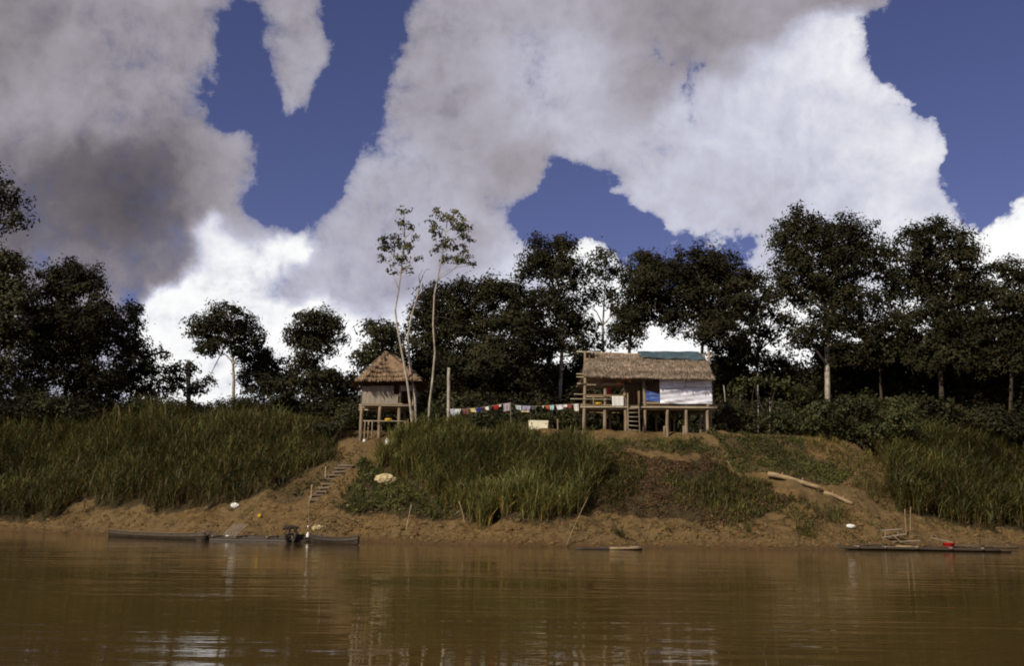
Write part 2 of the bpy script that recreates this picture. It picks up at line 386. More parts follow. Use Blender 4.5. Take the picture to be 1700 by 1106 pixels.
def pole(a, b, r0, r1, n=8, k=5, bow=.02):
    a, b = Vector(a), Vector(b); L = (b-a).length; pts = []; rad = []
    off = Vector((random.uniform(-1,1), random.uniform(-1,1), random.uniform(-.3,.3)))*bow*L
    for i in range(k):
        t = i/(k-1); pts.append(a.lerp(b, t) + off*math.sin(math.pi*t) + Vector((random.uniform(-1,1), random.uniform(-1,1), 0))*r0*.12); rad.append(r0+(r1-r0)*t)
    return MB().tube(pts, rad, n, wob=.12)
def sheet(p00, p10, p11, p01, nu, nv, fn, name, material, parent=None, thick=.012, smooth=True):
    """a wrinkled cloth between four corners with real thickness; fn(u,v) gives an offset along the normal"""
    p00, p10, p11, p01 = map(Vector, (p00, p10, p11, p01)); nrm = (p10-p00).cross(p01-p00).normalized()
    V = []
    for side in (0, 1):
        for j in range(nv+1):
            for i in range(nu+1):
                u, v = i/nu, j/nv
                p = p00.lerp(p10, u).lerp(p01.lerp(p11, u), v)
                V.append(p + nrm*(fn(u, v) - side*thick))
    n = (nu+1)*(nv+1); Fc = []
    for j in range(nv):
        for i in range(nu):
            a = j*(nu+1)+i; Fc += [(a, a+1, a+nu+2, a+nu+1), (n+a, n+a+nu+1, n+a+nu+2, n+a+1)]
    rim = [i for i in range(nu+1)] + [j*(nu+1)+nu for j in range(1, nv+1)] + [nv*(nu+1)+i for i in range(nu-1, -1, -1)] + [j*(nu+1) for j in range(nv-1, 0, -1)]
    for a, b in zip(rim, rim[1:]+rim[:1]): Fc.append((b, a, n+a, n+b))
    m = MB(); m.add(V, Fc); return m.build(name, material, parent, smooth)

# numpy value noise
TAB = np.random.default_rng(3).random((256, 256))
def vn(x, y, sc=1.0, off=0.0):
    x = np.asarray(x, float)*sc + off; y = np.asarray(y, float)*sc + off*1.7
    i = np.floor(x).astype(int); j = np.floor(y).astype(int); fx = x-i; fy = y-j
    fx = fx*fx*(3-2*fx); fy = fy*fy*(3-2*fy)
    g = lambda a, b: TAB[a & 255, b & 255]
    return (g(i,j)*(1-fx)+g(i+1,j)*fx)*(1-fy) + (g(i,j+1)*(1-fx)+g(i+1,j+1)*fx)*fy - .5
def fb(x, y, sc, off=0.0, o=4):
    return sum(vn(x, y, sc*2**k, off+13.7*k)/2**k for k in range(o))
# ------------------------------------------------------------------ ground: river bed, mud bank, flat behind
SHORE = [wp(*p) for p in ((-260,879),(0,882.5),(110,886),(300,893),(600,901.5),(850,907),(1100,911.5),(1400,913.5),(1700,911),(1960,908))]
SXs = np.array([-400]+[p.x for p in SHORE]+[400]); SYs = np.array([SHORE[0].y+6]+[p.y for p in SHORE]+[SHORE[-1].y+6])
PS = np.array([-400,-60,-8,0,.35,1.0,1.9,2.6,4,6,9,12,14,16,30,60,200,3000.])
PZ = np.array([-6,-4,-1.6,0,.22,.45,.75,1.05,1.75,2.9,4.7,6.3,7.05,7.25,7.4,7.6,8,10.])
def shore_s(X, Y): return Y - np.interp(X, SXs, SYs) + 1.1*fb(X, 0*X, .22, 5, 3)*np.exp(-np.abs(X)/200)
def H(X, Y):
    X = np.asarray(X, float); Y = np.asarray(Y, float); s = shore_s(X, Y)
    z = np.interp(s, PS, PZ)
    bankm = np.clip((s-.2)/1.5, 0, 1)*np.clip((15.5-s)/2.0, 0, 1)
    z = z + bankm*(.75*fb(X, Y, .30, 2, 3) + .34*fb(X, Y, 1.1, 9, 3))
    z = z + np.clip(s/.6, 0, 1)*np.clip((40-s)/20, 0, 1)*.05*fb(X, Y, 2.4, 4, 2)
    rid = 1-np.abs(fb(X, Y*1.6, .8, 33, 3))*3.2
    z = z + bankm*np.clip((9-s)/6, 0.25, 1)*(.16*np.clip(rid, -.6, 1) + .22*fb(X, Y, 3.1, 77, 2))
    # the bare mound below the long house, the trodden gully of the plank steps
    z = z + bankm*.7*np.exp(-((X-9.5)/3.6)**2-((s-6.2)/3.0)**2)
    return z
def Hs(x, y): return float(H(np.array([x]), np.array([y]))[0])
def hit(px, py):
    d = ray(px, py); Y = np.arange(44, 100, .4)
    for step in (.04, .005):
        t = Y/d[1]; X = d[0]*t; Z = CAM_H+d[2]*t; k = np.nonzero(Z <= np.maximum(H(X, Y), 0))[0]
        k = k[0] if len(k) else len(Y)-1
        Y = np.arange(Y[max(k-1, 0)], Y[k]+step, step)
    t = Y/d[1]; X = d[0]*t; Z = CAM_H+d[2]*t; k = np.nonzero(Z <= np.maximum(H(X, Y), 0))[0]; k = k[0] if len(k) else len(Y)-1
    return Vector((X[k], Y[k], float(max(H(X[k:k+1], Y[k:k+1])[0], 0))))

def axis(lo, hi, step, far, n):
    mid = np.arange(lo, hi, step); g = np.geomspace(step*2, far, n); return np.concatenate([lo-g[::-1], mid, hi+g])
gx = axis(-46, 46, .17, 2500, 22); gy = np.concatenate([[-2500,-600,-150,-40,0,20,32,40], np.arange(46, 86, .16), 86+np.geomspace(.4, 2800, 22)])
GX, GY = np.meshgrid(gx, gy); GZ = H(GX, GY)
nx, ny = len(gx), len(gy)
ii = np.arange(nx*ny).reshape(ny, nx)
faces = np.stack([ii[:-1,:-1], ii[:-1,1:], ii[1:,1:], ii[1:,:-1]], -1).reshape(-1, 4)
GS = shore_s(GX, GY); GPX, GPY = proj(GX, np.maximum(GY, 1), GZ)

# planting areas, outlined on the ground in photograph pixels and then limited by distance from the shore
Z_LEFT = [(-200,872),(0,860),(50,866),(105,868),(125,848),(140,838),(250,848),(335,842),(400,828),(455,812),(505,788),(545,758),(575,735),(590,700),(590,600),(-200,600)]
Z_MID = [(622,772),(655,752),(705,728),(790,722),(860,738),(980,756),(992,790),(985,850),(950,866),(900,872),(780,872),(745,845),(700,812),(640,790)]
Z_RIGHT = [(1455,745),(1475,790),(1470,835),(1530,856),(1600,874),(1700,878),(1950,880),(1950,600),(1455,600)]
Z_WEED_A = [(560,846),(590,800),(610,770),(650,790),(700,815),(750,850),(770,872),(700,868),(640,856),(590,862)]
Z_WEED_B = [(985,745),(1010,730),(1180,734),(1195,722),(1330,722),(1340,760),(1400,775),(1405,800),(1340,800),(1280,785),(1230,790),(1190,762),(1100,755),(1010,752),(985,745)]
Z_WEED_C = [(1100,800),(1240,800),(1330,825),(1400,850),(1400,878),(1300,872),(1200,870),(1130,850)]
Z_DRY = [(990,780),(1040,760),(1180,768),(1240,800),(1310,820),(1290,862),(1180,872),(1080,866),(1000,858)]
Z_WEED_D = [(440,830),(470,800),(520,760),(560,735),(575,760),(540,800),(500,830),(460,842)]
def zone(X, Y, Z, poly, smax, jit=14):
    s = shore_s(X, Y); px, py = proj(X, Y, Z)
    j = jit*fb(X, Y, .55, 21, 3)*2
    return inpoly(px+j, py+j*.7, poly) & (s < smax) & (s > .8)
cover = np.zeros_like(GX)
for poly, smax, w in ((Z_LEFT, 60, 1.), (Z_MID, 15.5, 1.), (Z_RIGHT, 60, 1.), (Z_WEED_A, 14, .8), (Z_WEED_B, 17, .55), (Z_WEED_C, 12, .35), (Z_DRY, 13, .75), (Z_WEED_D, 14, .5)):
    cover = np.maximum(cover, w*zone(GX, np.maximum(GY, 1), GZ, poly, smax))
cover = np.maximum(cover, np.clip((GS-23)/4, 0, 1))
gme = np_mesh('ground', np.stack([GX, GY, GZ], -1).reshape(-1, 3), faces, 'soil', smooth=True)
a = gme.attributes.new('cover', 'FLOAT', 'POINT'); a.data.foreach_set('value', cover.ravel().astype(np.float32))
wet = np.clip(1-(GZ-.0)/.55, 0, 1); a = gme.attributes.new('wet', 'FLOAT', 'POINT'); a.data.foreach_set('value', wet.ravel().astype(np.float32))
tag(link('ground', gme), 'brown mud river bank rising to trodden flat ground', kind='structure')
wy = [-2500, 0, 60, 2800]; wv = [(x, y, 0) for y in (-2500, 2800) for x in (-2600, 2600)]
tag(link('river', np_mesh('river', np.array(wv, float), np.array([[0,1,3,2]]), 'water')), 'muddy brown river with gentle ripples', kind='structure')

# ------------------------------------------------------------------ grass, reeds, weeds (uncountable)
def scatter(poly, n, smax, xr=(-46,46), yr=(50,92), jit=14):
    X = rng.uniform(*xr, n); Y = rng.uniform(*yr, n); Z = H(X, Y); k = zone(X, Y, Z, poly, smax, jit); return X[k], Y[k], Z[k]
def blades(X, Y, Z, h, w, lean, per, droop=.55, stem=True):
    """arching blades: `per` leaves to a plant, set along an upright stem"""
    n = len(X); N = n*per
    X = np.repeat(X, per); Y = np.repeat(Y, per); Z = np.repeat(Z, per); hh = np.repeat(h*(.7+.55*rng.random(n)), per)
    k = np.tile(np.arange(per), n)/max(per-1, 1)
    ang = rng.uniform(0, 2*math.pi, N); z0 = hh*k*.55*(.8+.4*rng.random(N)) if per > 2 else np.zeros(N)
    L = np.maximum(hh-z0, .35*hh)*(.75+.45*rng.random(N)); ln = L*lean*(.4+1.1*rng.random(N))
    lx, ly = np.cos(ang)*ln + .12*L*np.repeat(fb(rng.random(n)*90, rng.random(n)*90, 1.0, 3, 1)*2, per), np.sin(ang)*ln
    wx, wyy = -np.sin(ang+rng.normal(0,.5,N)), np.cos(ang+rng.normal(0,.5,N))
    V = np.empty((N, 4, 2, 3)); ts = (0, .38, .74, 1.0); ws = (.55, 1.0, .7, .06)
    for i, (t, q) in enumerate(zip(ts, ws)):
        cx = X+lx*t**1.7; cy = Y+ly*t**1.7; cz = Z-.04+z0+L*(t-droop*lean*t**3)
        ww = w*q*.5*(.7+.6*rng.random(N))
        for sgn in (0, 1):
            q2 = 1 if sgn else -1
            V[:, i, sgn, 0] = cx+wx*ww*q2; V[:, i, sgn, 1] = cy+wyy*ww*q2; V[:, i, sgn, 2] = cz
    b = np.arange(N)[:, None]*8
    f = np.concatenate([b+np.array([[2*i, 2*i+1, 2*i+3, 2*i+2]]) for i in range(3)], 1).reshape(-1, 4)
    return V.reshape(-1, 3), f, N
def tints(N, rep, X, Y, dry=.18, lo=.6, hi=1.35):
    t = lo+(hi-lo)*rng.random(N); t *= 1+.7*fb(X, Y, .35, 40, 3)
    c = np.stack([t, t, t, np.ones(N)], -1); d = rng.random(N) < dry
    c[d, 0] *= 1.75; c[d, 1] *= 1.25; c[d, 2] *= 1.25
    return np.repeat(c, rep, 0)
def reed_stand(name, poly, n, smax, h, w, per, lean, label, m='reed', dry=.18, hi=1.35, lo=.6, jit=14, cat='reeds', xr=(-46,46)):
    X, Y, Z = scatter(poly, n, smax, xr=xr, jit=jit)
    k = fb(X, Y, .45, 60, 3) + rng.random(len(X))*.6 > -.22; X, Y, Z = X[k], Y[k], Z[k]
    hv = h(X, Y) if callable(h) else np.full(len(X), h)*(1+.5*fb(X, Y, .4, 70, 2))
    hv = hv*np.where(rng.random(len(X)) < .12, 1.25, 1.0)*(.75+.45*rng.random(len(X)))
    v, f, N = blades(X, Y, Z, hv, w, lean, per)
    tn = tints(N, 8, np.repeat(X, per), np.repeat(Y, per), dry, lo, hi).reshape(N, 8, 4)
    if per > 5:                                    # the lowest leaves of a cane are withered
        low = (np.tile(np.arange(per), len(X)) < 2) & (rng.random(N) < .6); tn[low] *= np.array([1.55, 1.0, 1.0, 1])*rng.uniform(.6, 1.1, (low.sum(), 1, 1)); tn[..., 3] = 1
    o = np_obj(name, v, f, m, tint=tn.reshape(-1, 4))
    return tag(o, label, cat, kind='stuff')
def h_left(X, Y):
    s = shore_s(X, Y); px, _ = proj(X, Y, H(X, Y))
    return (1.9+.25*np.clip(s-8, 0, 6)/6)*(1+.45*fb(X, Y, .3, 70, 3))*np.clip(1.0-(px-300)/520, .45, 1)
reed_stand('reeds', Z_LEFT, 32000, 19, h_left, .045, 6, .6, 'tall green river cane beside the plank steps path and long canoe', xr=(-46,-4))
def h_mid(X, Y): return (1.5-.6*np.clip(shore_s(X, Y)-9, 0, 5)/5)*(1+.5*fb(X, Y, .4, 71, 3))
reed_stand('reeds', Z_MID, 62000, 14.6, h_mid, .04, 6, .5, 'dense bright green reeds on the slope below the clothesline', m='reed_bright', dry=.16, xr=(-10,10), hi=1.75, lo=.7, jit=26)
reed_stand('reeds', Z_RIGHT, 52000, 19, lambda X, Y: 2.0*(1+.5*fb(X, Y, .35, 72, 3)), .045, 6, .6, 'tall green reeds on the bank behind the log raft with red basin', xr=(14,46))
def leaf_quads(C, Nrm, L, Wd):
    n = len(C); Nrm = Nrm/np.linalg.norm(Nrm, axis=1, keepdims=True)
    r = rng.normal(size=(n, 3)); d = np.cross(Nrm, r); d /= np.linalg.norm(d, axis=1, keepdims=True)+1e-9
    w = np.cross(Nrm, d); L = L[:, None]; Wd = Wd[:, None]
    V = np.stack([C-d*L*.5, C+w*Wd*.5+Nrm*L*.08, C+d*L*.5-Nrm*L*.1, C-w*Wd*.5+Nrm*L*.08], 1)
    return V.reshape(-1, 3), np.arange(4*n).reshape(n, 4)
def ground_cover(name, poly, n, smax, h, size, m, label, cat, dry=.1, hi=1.4, lo=.6, clump=.0, xr=(-46,46), jit=16):
    X, Y, Z = scatter(poly, n, smax, xr=xr, jit=jit)
    k = fb(X, Y, .7, 90, 3)+rng.random(len(X))*.4 > clump; X, Y, Z = X[k], Y[k], Z[k]; N = len(X)
    hh = h*np.clip(.6+1.6*fb(X, Y, .9, 95, 3), .1, 1.6)
    C = np.stack([X, Y, Z+.03+hh*rng.random(N)**.7], -1); nr = rng.normal(size=(N, 3))*.7+np.array([0, -.15, .9])
    v, f = leaf_quads(C, nr, size*(.6+.8*rng.random(N)), size*.5*(.6+.8*rng.random(N)))
    return tag(np_obj(name, v, f, m, tint=tints(N, 4, X, Y, dry, lo, hi)), label, cat, kind='stuff')
ground_cover('weeds', Z_WEED_A, 60000, 14, .45, .2, 'weed', 'low dark green weeds around the crumpled cream sack', 'weeds', xr=(-12,0))
ground_cover('weeds', Z_WEED_B, 110000, 14.2, .34, .17, 'weed', 'low creeping green weeds at the bank top below the long stilt house', 'weeds', clump=.04, xr=(3,24))
ground_cover('weeds', Z_WEED_D, 40000, 14, .35, .18, 'weed', 'sparse green weeds beside the plank steps', 'weeds', clump=.22, xr=(-16,-4))
ground_cover('dry_litter', Z_DRY, 170000, 13, .24, .13, 'litter', 'brown dead leaves and withered vines covering the mound', 'dead leaves', dry=.3, hi=1.5, lo=.4, xr=(2,18))
Z_BARE = [(400,852),(470,800),(560,740),(600,735),(600,800),(560,850),(700,872),(980,872),(1080,872),(1300,868),(1400,800),(1330,745),(1420,745),(1480,800),(1490,850),(1700,880),(1700,892),(1480,880),(1400,890),(900,890),(500,880),(400,866)]
ground_cover('weeds', Z_BARE, 90000, 14, .22, .14, 'weed', 'scattered small weeds dotting the bare mud slope', 'weeds', dry=.3, clump=.26, xr=(-20,30), jit=40)
ground_cover('dry_litter', Z_BARE, 90000, 14, .08, .12, 'litter', 'scattered dead leaves on the bare mud slope', 'dead leaves', dry=.4, hi=1.7, lo=.4, clump=.2, xr=(-20,30), jit=40)
Z_BLEND = [(960,760),(1040,745),(1080,790),(1060,862),(985,868)]
reed_stand('grass', Z_BLEND, 30000, 13, lambda X, Y: .42*(1+.8*fb(X, Y, .5, 73, 3)), .03, 5, .6, 'half dry thinning reeds at the edge of the brown mound', dry=.45, cat='grass', xr=(3,11), jit=45)
Z_CHUTE = [(1335,735),(1400,735),(1470,745),(1485,800),(1470,850),(1440,830),(1425,790),(1380,765)]
reed_stand('grass', Z_CHUTE, 15000, 15, lambda X, Y: .55*(1+.9*fb(X, Y, .6, 74, 3)), .03, 5, .7, 'straw coloured dry grass fringing the trodden path to the log raft', m='weed', dry=.6, cat='grass', xr=(12,30), jit=50, hi=1.5, lo=.7)
reed_stand('grass', Z_WEED_C, 26000, 12, .55, .03, 5, .6, 'thin half dry grass tufts below the bleached log', m='weed', dry=.4, cat='grass', xr=(3,20), jit=30)
reed_stand('grass', Z_WEED_B, 14000, 14.2, .4, .03, 5, .6, 'short grass tufts among the creeping weeds', m='weed', dry=.15, cat='grass', xr=(3,24))
reed_stand('grass', Z_WEED_A, 12000, 14, .5, .03, 5, .6, 'short grass tufts around the cream sack', m='weed', dry=.15, cat='grass', xr=(-12,0))
# fallen stalks lying along the foot of the reeds
m = MB()
for k in range(900):
    px = rng.uniform(-20, 1720); py = np.interp(px, [0,110,140,400,520,740,900,1000,1400,1530,1720], [862,866,842,832,845,868,872,862,872,862,880]) + rng.normal(3, 12)
    if 1405 < px < 1475: continue
    p = hit(px, py); a = rng.uniform(0, 6.28); L = rng.uniform(.3, 1.0); q = Vector((p.x+math.cos(a)*L, p.y+math.sin(a)*L*.6, 0)); q.z = max(Hs(q.x, q.y), 0)+rng.uniform(.02, .22)
    m.tube([p+Vector((0,0,.02)), (p+q)/2+Vector((0,0,rng.uniform(.02,.12))), q], [.011,.010,.005], 4)
    t = rng.uniform(.6, 2.0); m.t[-12:] = [t]*12
tag(m.build('fallen_stalks', 'litter', tint=True), 'dry fallen stalks strewn along the muddy foot of the bank', 'stalks', kind='stuff')
# clods of mud on the shore
m = MB()
for k in range(2600):
    px = rng.uniform(-20, 1720); sy = np.interp(px, [0,110,300,600,850,1100,1400,1700], [880,883,891,899,904,908,910,908]); p = hit(px, sy-abs(rng.normal(0, 20))-1)
    r = .025+.11*rng.random()**3; ang = rng.uniform(0, 6.28); c = math.cos(ang); s_ = math.sin(ang)
    ring = [(p.x+r*1.5*rng.uniform(.7,1.2)*math.cos(q), p.y+r*rng.uniform(.7,1.2)*math.sin(q), p.z-.02) for q in np.arange(6)*math.pi/3]
    top = [(p.x+r*.8*math.cos(q), p.y+r*.6*math.sin(q), p.z+r*rng.uniform(.6,1.0)) for q in np.arange(6)*math.pi/3]
    m.add(ring+top, [(i, (i+1) % 6, 6+(i+1) % 6, 6+i) for i in range(6)]+[tuple(range(6, 12))])
cl = m.build('mud_clods', 'soil'); tag(cl, 'small clods of mud scattered on the shore', 'mud clods', kind='stuff')

# ------------------------------------------------------------------ trees
def crown_leaves(lobes, dens, size, clump_r, shell=.55, up=.35, gap=0.0):
    """lobes (cx,cy,cz,rx,ry,rz) -> leaf centres and normals gathered in clumps through the crown's volume"""
    Cs, Ns, clumps = [], [], []
    for (cx, cy, cz, rx, ry, rz) in lobes:
        area = 4*math.pi*((rx*ry)**1.6+(rx*rz)**1.6+(ry*rz)**1.6)**(1/1.6)/3**(1/1.6)
        nc = max(5, int(area/(clump_r**2*1.45)*(1-gap)))
        d = rng.normal(size=(nc, 3)); d /= np.linalg.norm(d, axis=1, keepdims=True); d[:, 2] = np.where(d[:, 2] < -.75, -d[:, 2]*.6, d[:, 2])
        rr = shell+(1.0-shell)*rng.random(nc)**.6
        rr *= 1+.21*rng.normal(size=nc)
        cc = np.array([cx, cy, cz])+d*rr[:, None]*np.array([rx, ry, rz])
        per = max(8, int(dens*clump_r**2/(size*size*.5)*4.6))
        for c, dd in zip(cc, d):
            m_ = int(per*rng.uniform(.55, 1.35)); cr = clump_r*rng.uniform(.6, 1.25)
            o = rng.normal(size=(m_, 3))*cr*.5*np.array([1, 1, .75]); o[:, 2] += .08*cr-.10*np.abs(o[:, 0])
            Cs.append(c+o); Ns.append(dd*.7+o/cr*.5+np.array([0, 0, up])+rng.normal(size=(m_, 3))*.45); clumps.append(c)
    return np.concatenate(Cs), np.concatenate(Ns), clumps
def crown_obj(lobes, dens, size, clump_r, m, parent, shell=.55, gap=0.0, aspect=.5, hi=1.5, lo=.55):
    C, N, clumps = crown_leaves(lobes, dens, size, clump_r, shell, gap=gap); n = len(C)
    v, f = leaf_quads(C, N, size*(.65+.7*rng.random(n)), size*aspect*(.7+.6*rng.random(n)))
    np_obj('crown', v, f, m, parent, tint=tints(n, 4, C[:, 0]*1.3, C[:, 2]*1.3, .02, lo, hi)); return clumps
def curve_pts(a, b, k=6, bow=.08, rise=0.0):
    a, b = Vector(a), Vector(b); L = (b-a).length; off = Vector((rng.normal(), rng.normal(), 0))*bow*L; out = []
    for i in range(k):
        t = i/(k-1); out.append(a.lerp(b, t)+off*math.sin(math.pi*t)+Vector((0, 0, rise*L*math.sin(math.pi*t)))+Vector((rng.normal(), rng.normal(), 0))*.012*L*(0 < i < k-1))
    return out
NT_ = [0]
def tree(name, label, Y, bx, lobes_px, m='leaf_dark', dens=.9, size=.34, clump=.75, r0=.2, bark='bark_dark', fork=.5, shell=.5, gap=0.0, group=None, twigs=1, trunk=None, aspect=.5, branch=True, hi=1.5):
    base = at(bx, 700, Y); base.z = Hs(base.x, Y)-.05
    root = empty(name, base, label, 'tree', group)
    lobes = []
    for cx, cy, rx, ry in lobes_px:
        dy = rng.uniform(-.5, .5)*rx/F*Y; Yl = Y+dy; c = at(cx, cy, Yl); k = c.y/F*1.0
        lobes.append((c.x, c.y, c.z, rx*k*1.03, (rx+ry)/2*k*1.0, ry*k*1.05))
    clumps = crown_obj(lobes, dens, size, clump, m, root, shell, gap, aspect, hi=hi)
    t = MB(); top = max(l[2] for l in lobes); cen = Vector(np.mean([l[:3] for l in lobes], 0))
    if trunk: pts = [base]+[at(px, py, Y) for px, py in trunk]; fk = pts[-1]
    else:
        fk = Vector((base.x+(cen.x-base.x)*.6, Y, base.z+(cen.z-base.z)*(fork+.35))); pts = curve_pts(base, fk, 6, .03)
    k = len(pts); rad = [r0*(1-.55*i/(k-1)) for i in range(k)]; rad[0] *= 1.25
    t.tube(pts, rad, 9, wob=.1)
    if branch:
        for l in lobes:
            c = Vector(l[:3]); st = pts[-1] if rng.random() < .6 else pts[-2].lerp(pts[-1], rng.random())
            if trunk:                                  # a limb leaves the trunk below the foliage it carries
                ok = [q for a_, b_ in zip(pts[1:], pts[2:]) for q in (a_, a_.lerp(b_, .5), b_) if q.z < c.z-.35*(Vector((q.x, q.y, 0))-Vector((c.x, c.y, 0))).length]
                if ok: st = min(ok, key=lambda q: (q-c).length)
            bp = curve_pts(st, c, 5, .1, .05); t.tube(bp, [r0*(.45 if r0 > .09 else .3)*(1-.16*i) for i in range(5)], 6)
            for _ in range(int(3*twigs)):
                e = Vector(clumps[rng.integers(len(clumps))])
                if (e-c).length < max(l[3], l[5])*1.5:
                    s_ = bp[rng.integers(2, 5)]; t.tube(curve_pts(s_, e, 4, .08), [r0*.2, r0*.15, r0*.1, r0*.05], 5)
    t.build('trunk', bark, root, smooth=True)
    return root

FOREST = 'trees along the forest edge'
# forest edge, in the order they stand along the bank
tree('tall_tree', 'tall sparse tree with a leafy branch reaching out high above the cane', 70, -60, [(8,335,36,24),(28,372,26,20),(-50,330,70,60),(-60,420,60,50)], 'leaf_olive', .62, .36, .55, .22, gap=.35, trunk=[(-62,560),(-55,430)], twigs=3)
tree('bushy_tree', 'dark bushy tree with pale slanting trunk at the end of the cane', 80, -2, [(10,455,44,42),(30,520,44,52),(-30,500,60,70),(10,590,55,50),(-40,640,70,40)], 'leaf_olive', .9, .34, .7, .16, 'bark_pale', gap=.1, trunk=[(-4,620),(3,540),(8,490)])
tree('broad_tree', 'broad near black tree with ragged top above the cane', 84, 95, [(112,462,34,30),(95,500,44,40),(150,478,26,30),(165,520,32,26),(125,545,66,46),(70,560,36,46),(160,570,40,40),(110,610,80,45),(150,640,50,30)], 'leaf_dark', 1.0, .30, .68, .24)
tree('slender_tree', 'slender pointed dark tree beside the broad near black tree', 86, 215, [(218,525,17,22),(210,560,24,30),(220,600,32,38),(212,640,42,36)], 'leaf_dark', .95, .34, .6, .13)
tree('young_tree', 'thin young tree with open leafage against the bright cloud', 86, 262, [(262,590,16,12),(250,612,18,14),(275,622,20,18),(262,650,34,18)], 'leaf_dark', .6, .34, .5, .07, gap=.25)
tree('young_tree', 'small dark tree growing round a broken brown trunk', 85, 308, [(300,615,16,16),(318,612,10,10),(298,640,26,18),(330,648,18,14)], 'leaf_dark', .7, .34, .5, .09, gap=.15)
tree('round_tree', 'round crowned tree on a straight pale trunk with sky all round', 83, 388, [(375,528,40,24),(335,548,28,20),(410,556,28,30),(372,562,48,30),(345,578,24,16),(400,590,24,16),(345,632,12,6)], 'leaf_dark', .95, .29, .55, .15, 'bark_pale', gap=.22, trunk=[(388,630),(386,585),(380,560)])
tree('bushy_tree', 'dark bushy tree leaning against the round crowned tree', 86, 432, [(428,600,24,26),(450,612,24,22),(430,640,36,34),(468,640,26,26)], 'leaf_dark', .95, .29, .62, .13)
tree('tall_tree', 'domed dark tree next to the small stilt hut, bare stems below its crown', 84, 522, [(525,540,38,26),(500,562,28,24),(548,556,26,26),(520,580,36,20),(505,610,26,26),(535,640,34,30)], 'leaf_dark', .95, .29, .62, .14)
tree('bushy_tree', 'low spreading dark tree touching the small stilt hut', 78, 560, [(545,632,34,18),(585,640,22,16),(500,645,40,24),(560,668,40,22)], 'leaf_dark', .9, .34, .7, .12)
tree('bushy_tree', 'grey green tree rising behind the thatched hut roof', 82, 640, [(625,560,32,24),(655,572,32,30),(610,592,22,18),(640,606,46,30)], 'leaf_olive', .85, .34, .65, .15)
tree('tall_tree', 'tall dark tree behind the slim pale trunks', 84, 712, [(722,498,30,32),(700,530,26,26),(740,540,36,40),(712,580,36,40),(735,630,44,50)], 'leaf_dark', .95, .30, .68, .2)
tree('broad_tree', 'broad domed dark tree above the middle of the clothesline', 82, 812, [(772,490,34,28),(815,486,40,26),(855,500,34,30),(780,540,54,44),(850,550,54,44),(810,600,70,50),(880,610,40,46),(790,650,60,36),(860,655,52,34)], 'leaf_dark', 1.0, .30, .72, .26)
tree('tall_tree', 'tall dark tree with forked pale trunk beside the long house', 84, 928, [(900,420,32,26),(930,418,24,26),(890,450,30,30),(935,460,34,36),(900,500,40,30),(945,520,28,30),(880,540,30,26),(930,570,46,44)], 'leaf_dark', .95, .30, .68, .2, 'bark_pale', gap=.06, trunk=[(930,640),(934,560),(925,500),(915,460)])
tree('tall_tree', 'airy tree with sky showing through, behind the ridge pole end', 86, 1002, [(1005,430,30,16),(985,456,26,22),(1020,458,24,20),(1000,490,30,16),(975,500,18,16),(1030,510,22,22),(970,545,26,22),(985,580,26,20)], 'leaf_olive', .6, .34, .6, .13, 'bark_pale', gap=.3, trunk=[(1002,600),(1001,540),(1004,480)], twigs=3)
tree('broad_tree', 'broad dark tree whose crown hangs above the thatched long roof', 85, 1044, [(1075,440,34,24),(1060,480,34,36),(1100,470,44,40),(1050,530,30,34),(1090,525,50,34),(1035,560,28,26)], 'leaf_dark', .97, .30, .72, .2, trunk=[(1044,600),(1046,560),(1060,510)])
tree('broad_tree', 'great wide dark tree over the blue green roof tarp', 83, 1150, [(1150,436,38,28),(1195,440,34,26),(1130,475,44,36),(1185,480,50,38),(1230,470,30,26),(1160,520,56,32),(1220,520,40,34),(1190,555,50,26),(1215,590,40,26)], 'leaf_dark', .97, .30, .72, .24, gap=.03)
tree('tall_tree', 'thin leaved dark tree with holes in its low crown, past the house end', 86, 1262, [(1255,470,26,22),(1280,500,32,28),(1250,520,32,26),(1300,540,28,26),(1262,560,36,20),(1225,570,26,18),(1245,600,36,26),(1290,610,36,26),(1220,640,30,30)], 'leaf_dark', .7, .34, .6, .16, gap=.25, twigs=2)
tree('great_tree', 'tallest dark rounded tree with a white trunk foot', 80, 1374, [(1328,378,34,30),(1300,405,26,22),(1345,410,44,36),(1385,395,32,36),(1430,395,30,34),(1440,430,24,32),(1320,450,40,36),(1390,445,46,38),(1360,490,50,32),(1410,500,44,36),(1300,480,22,24),(1380,540,42,28),(1440,550,34,34),(1340,560,30,24),(1410,590,44,30)], 'leaf_dark', .97, .30, .72, .25, 'bark_pale', gap=.04, trunk=[(1374,640),(1373,575),(1378,520),(1395,450),(1412,430)])
tree('tall_tree', 'loosely leaved tree with forked pale stems between two great trees', 81, 1468, [(1478,425,20,20),(1465,455,26,20),(1495,470,22,24),(1475,500,26,26),(1490,540,30,30),(1470,580,36,32)], 'leaf_olive', .75, .34, .65, .12, 'bark_dark', gap=.15, trunk=[(1462,640),(1460,600),(1505,540),(1494,480)])
tree('great_tree', 'great dark tree with twin lobed top behind the right hand reeds', 79, 1560, [(1520,398,24,24),(1560,388,30,28),(1595,405,26,26),(1535,430,40,34),(1590,440,38,34),(1520,475,34,32),(1565,485,46,34),(1610,480,24,30),(1540,535,54,40),(1600,540,46,40),(1570,590,64,40)], 'leaf_dark', .98, .30, .72, .24, gap=.02)
tree('leaning_tree', 'leaning tree with pale bare limbs at the far end of the reeds', 78, 1672, [(1660,452,32,18),(1700,458,36,22),(1640,490,32,26),(1690,500,50,30),(1650,545,46,34),(1710,560,50,44),(1660,600,56,36),(1750,500,60,70)], 'leaf_dark', .9, .30, .68, .15, 'bark_dark', gap=.06, trunk=[(1680,600),(1692,560),(1702,520)])

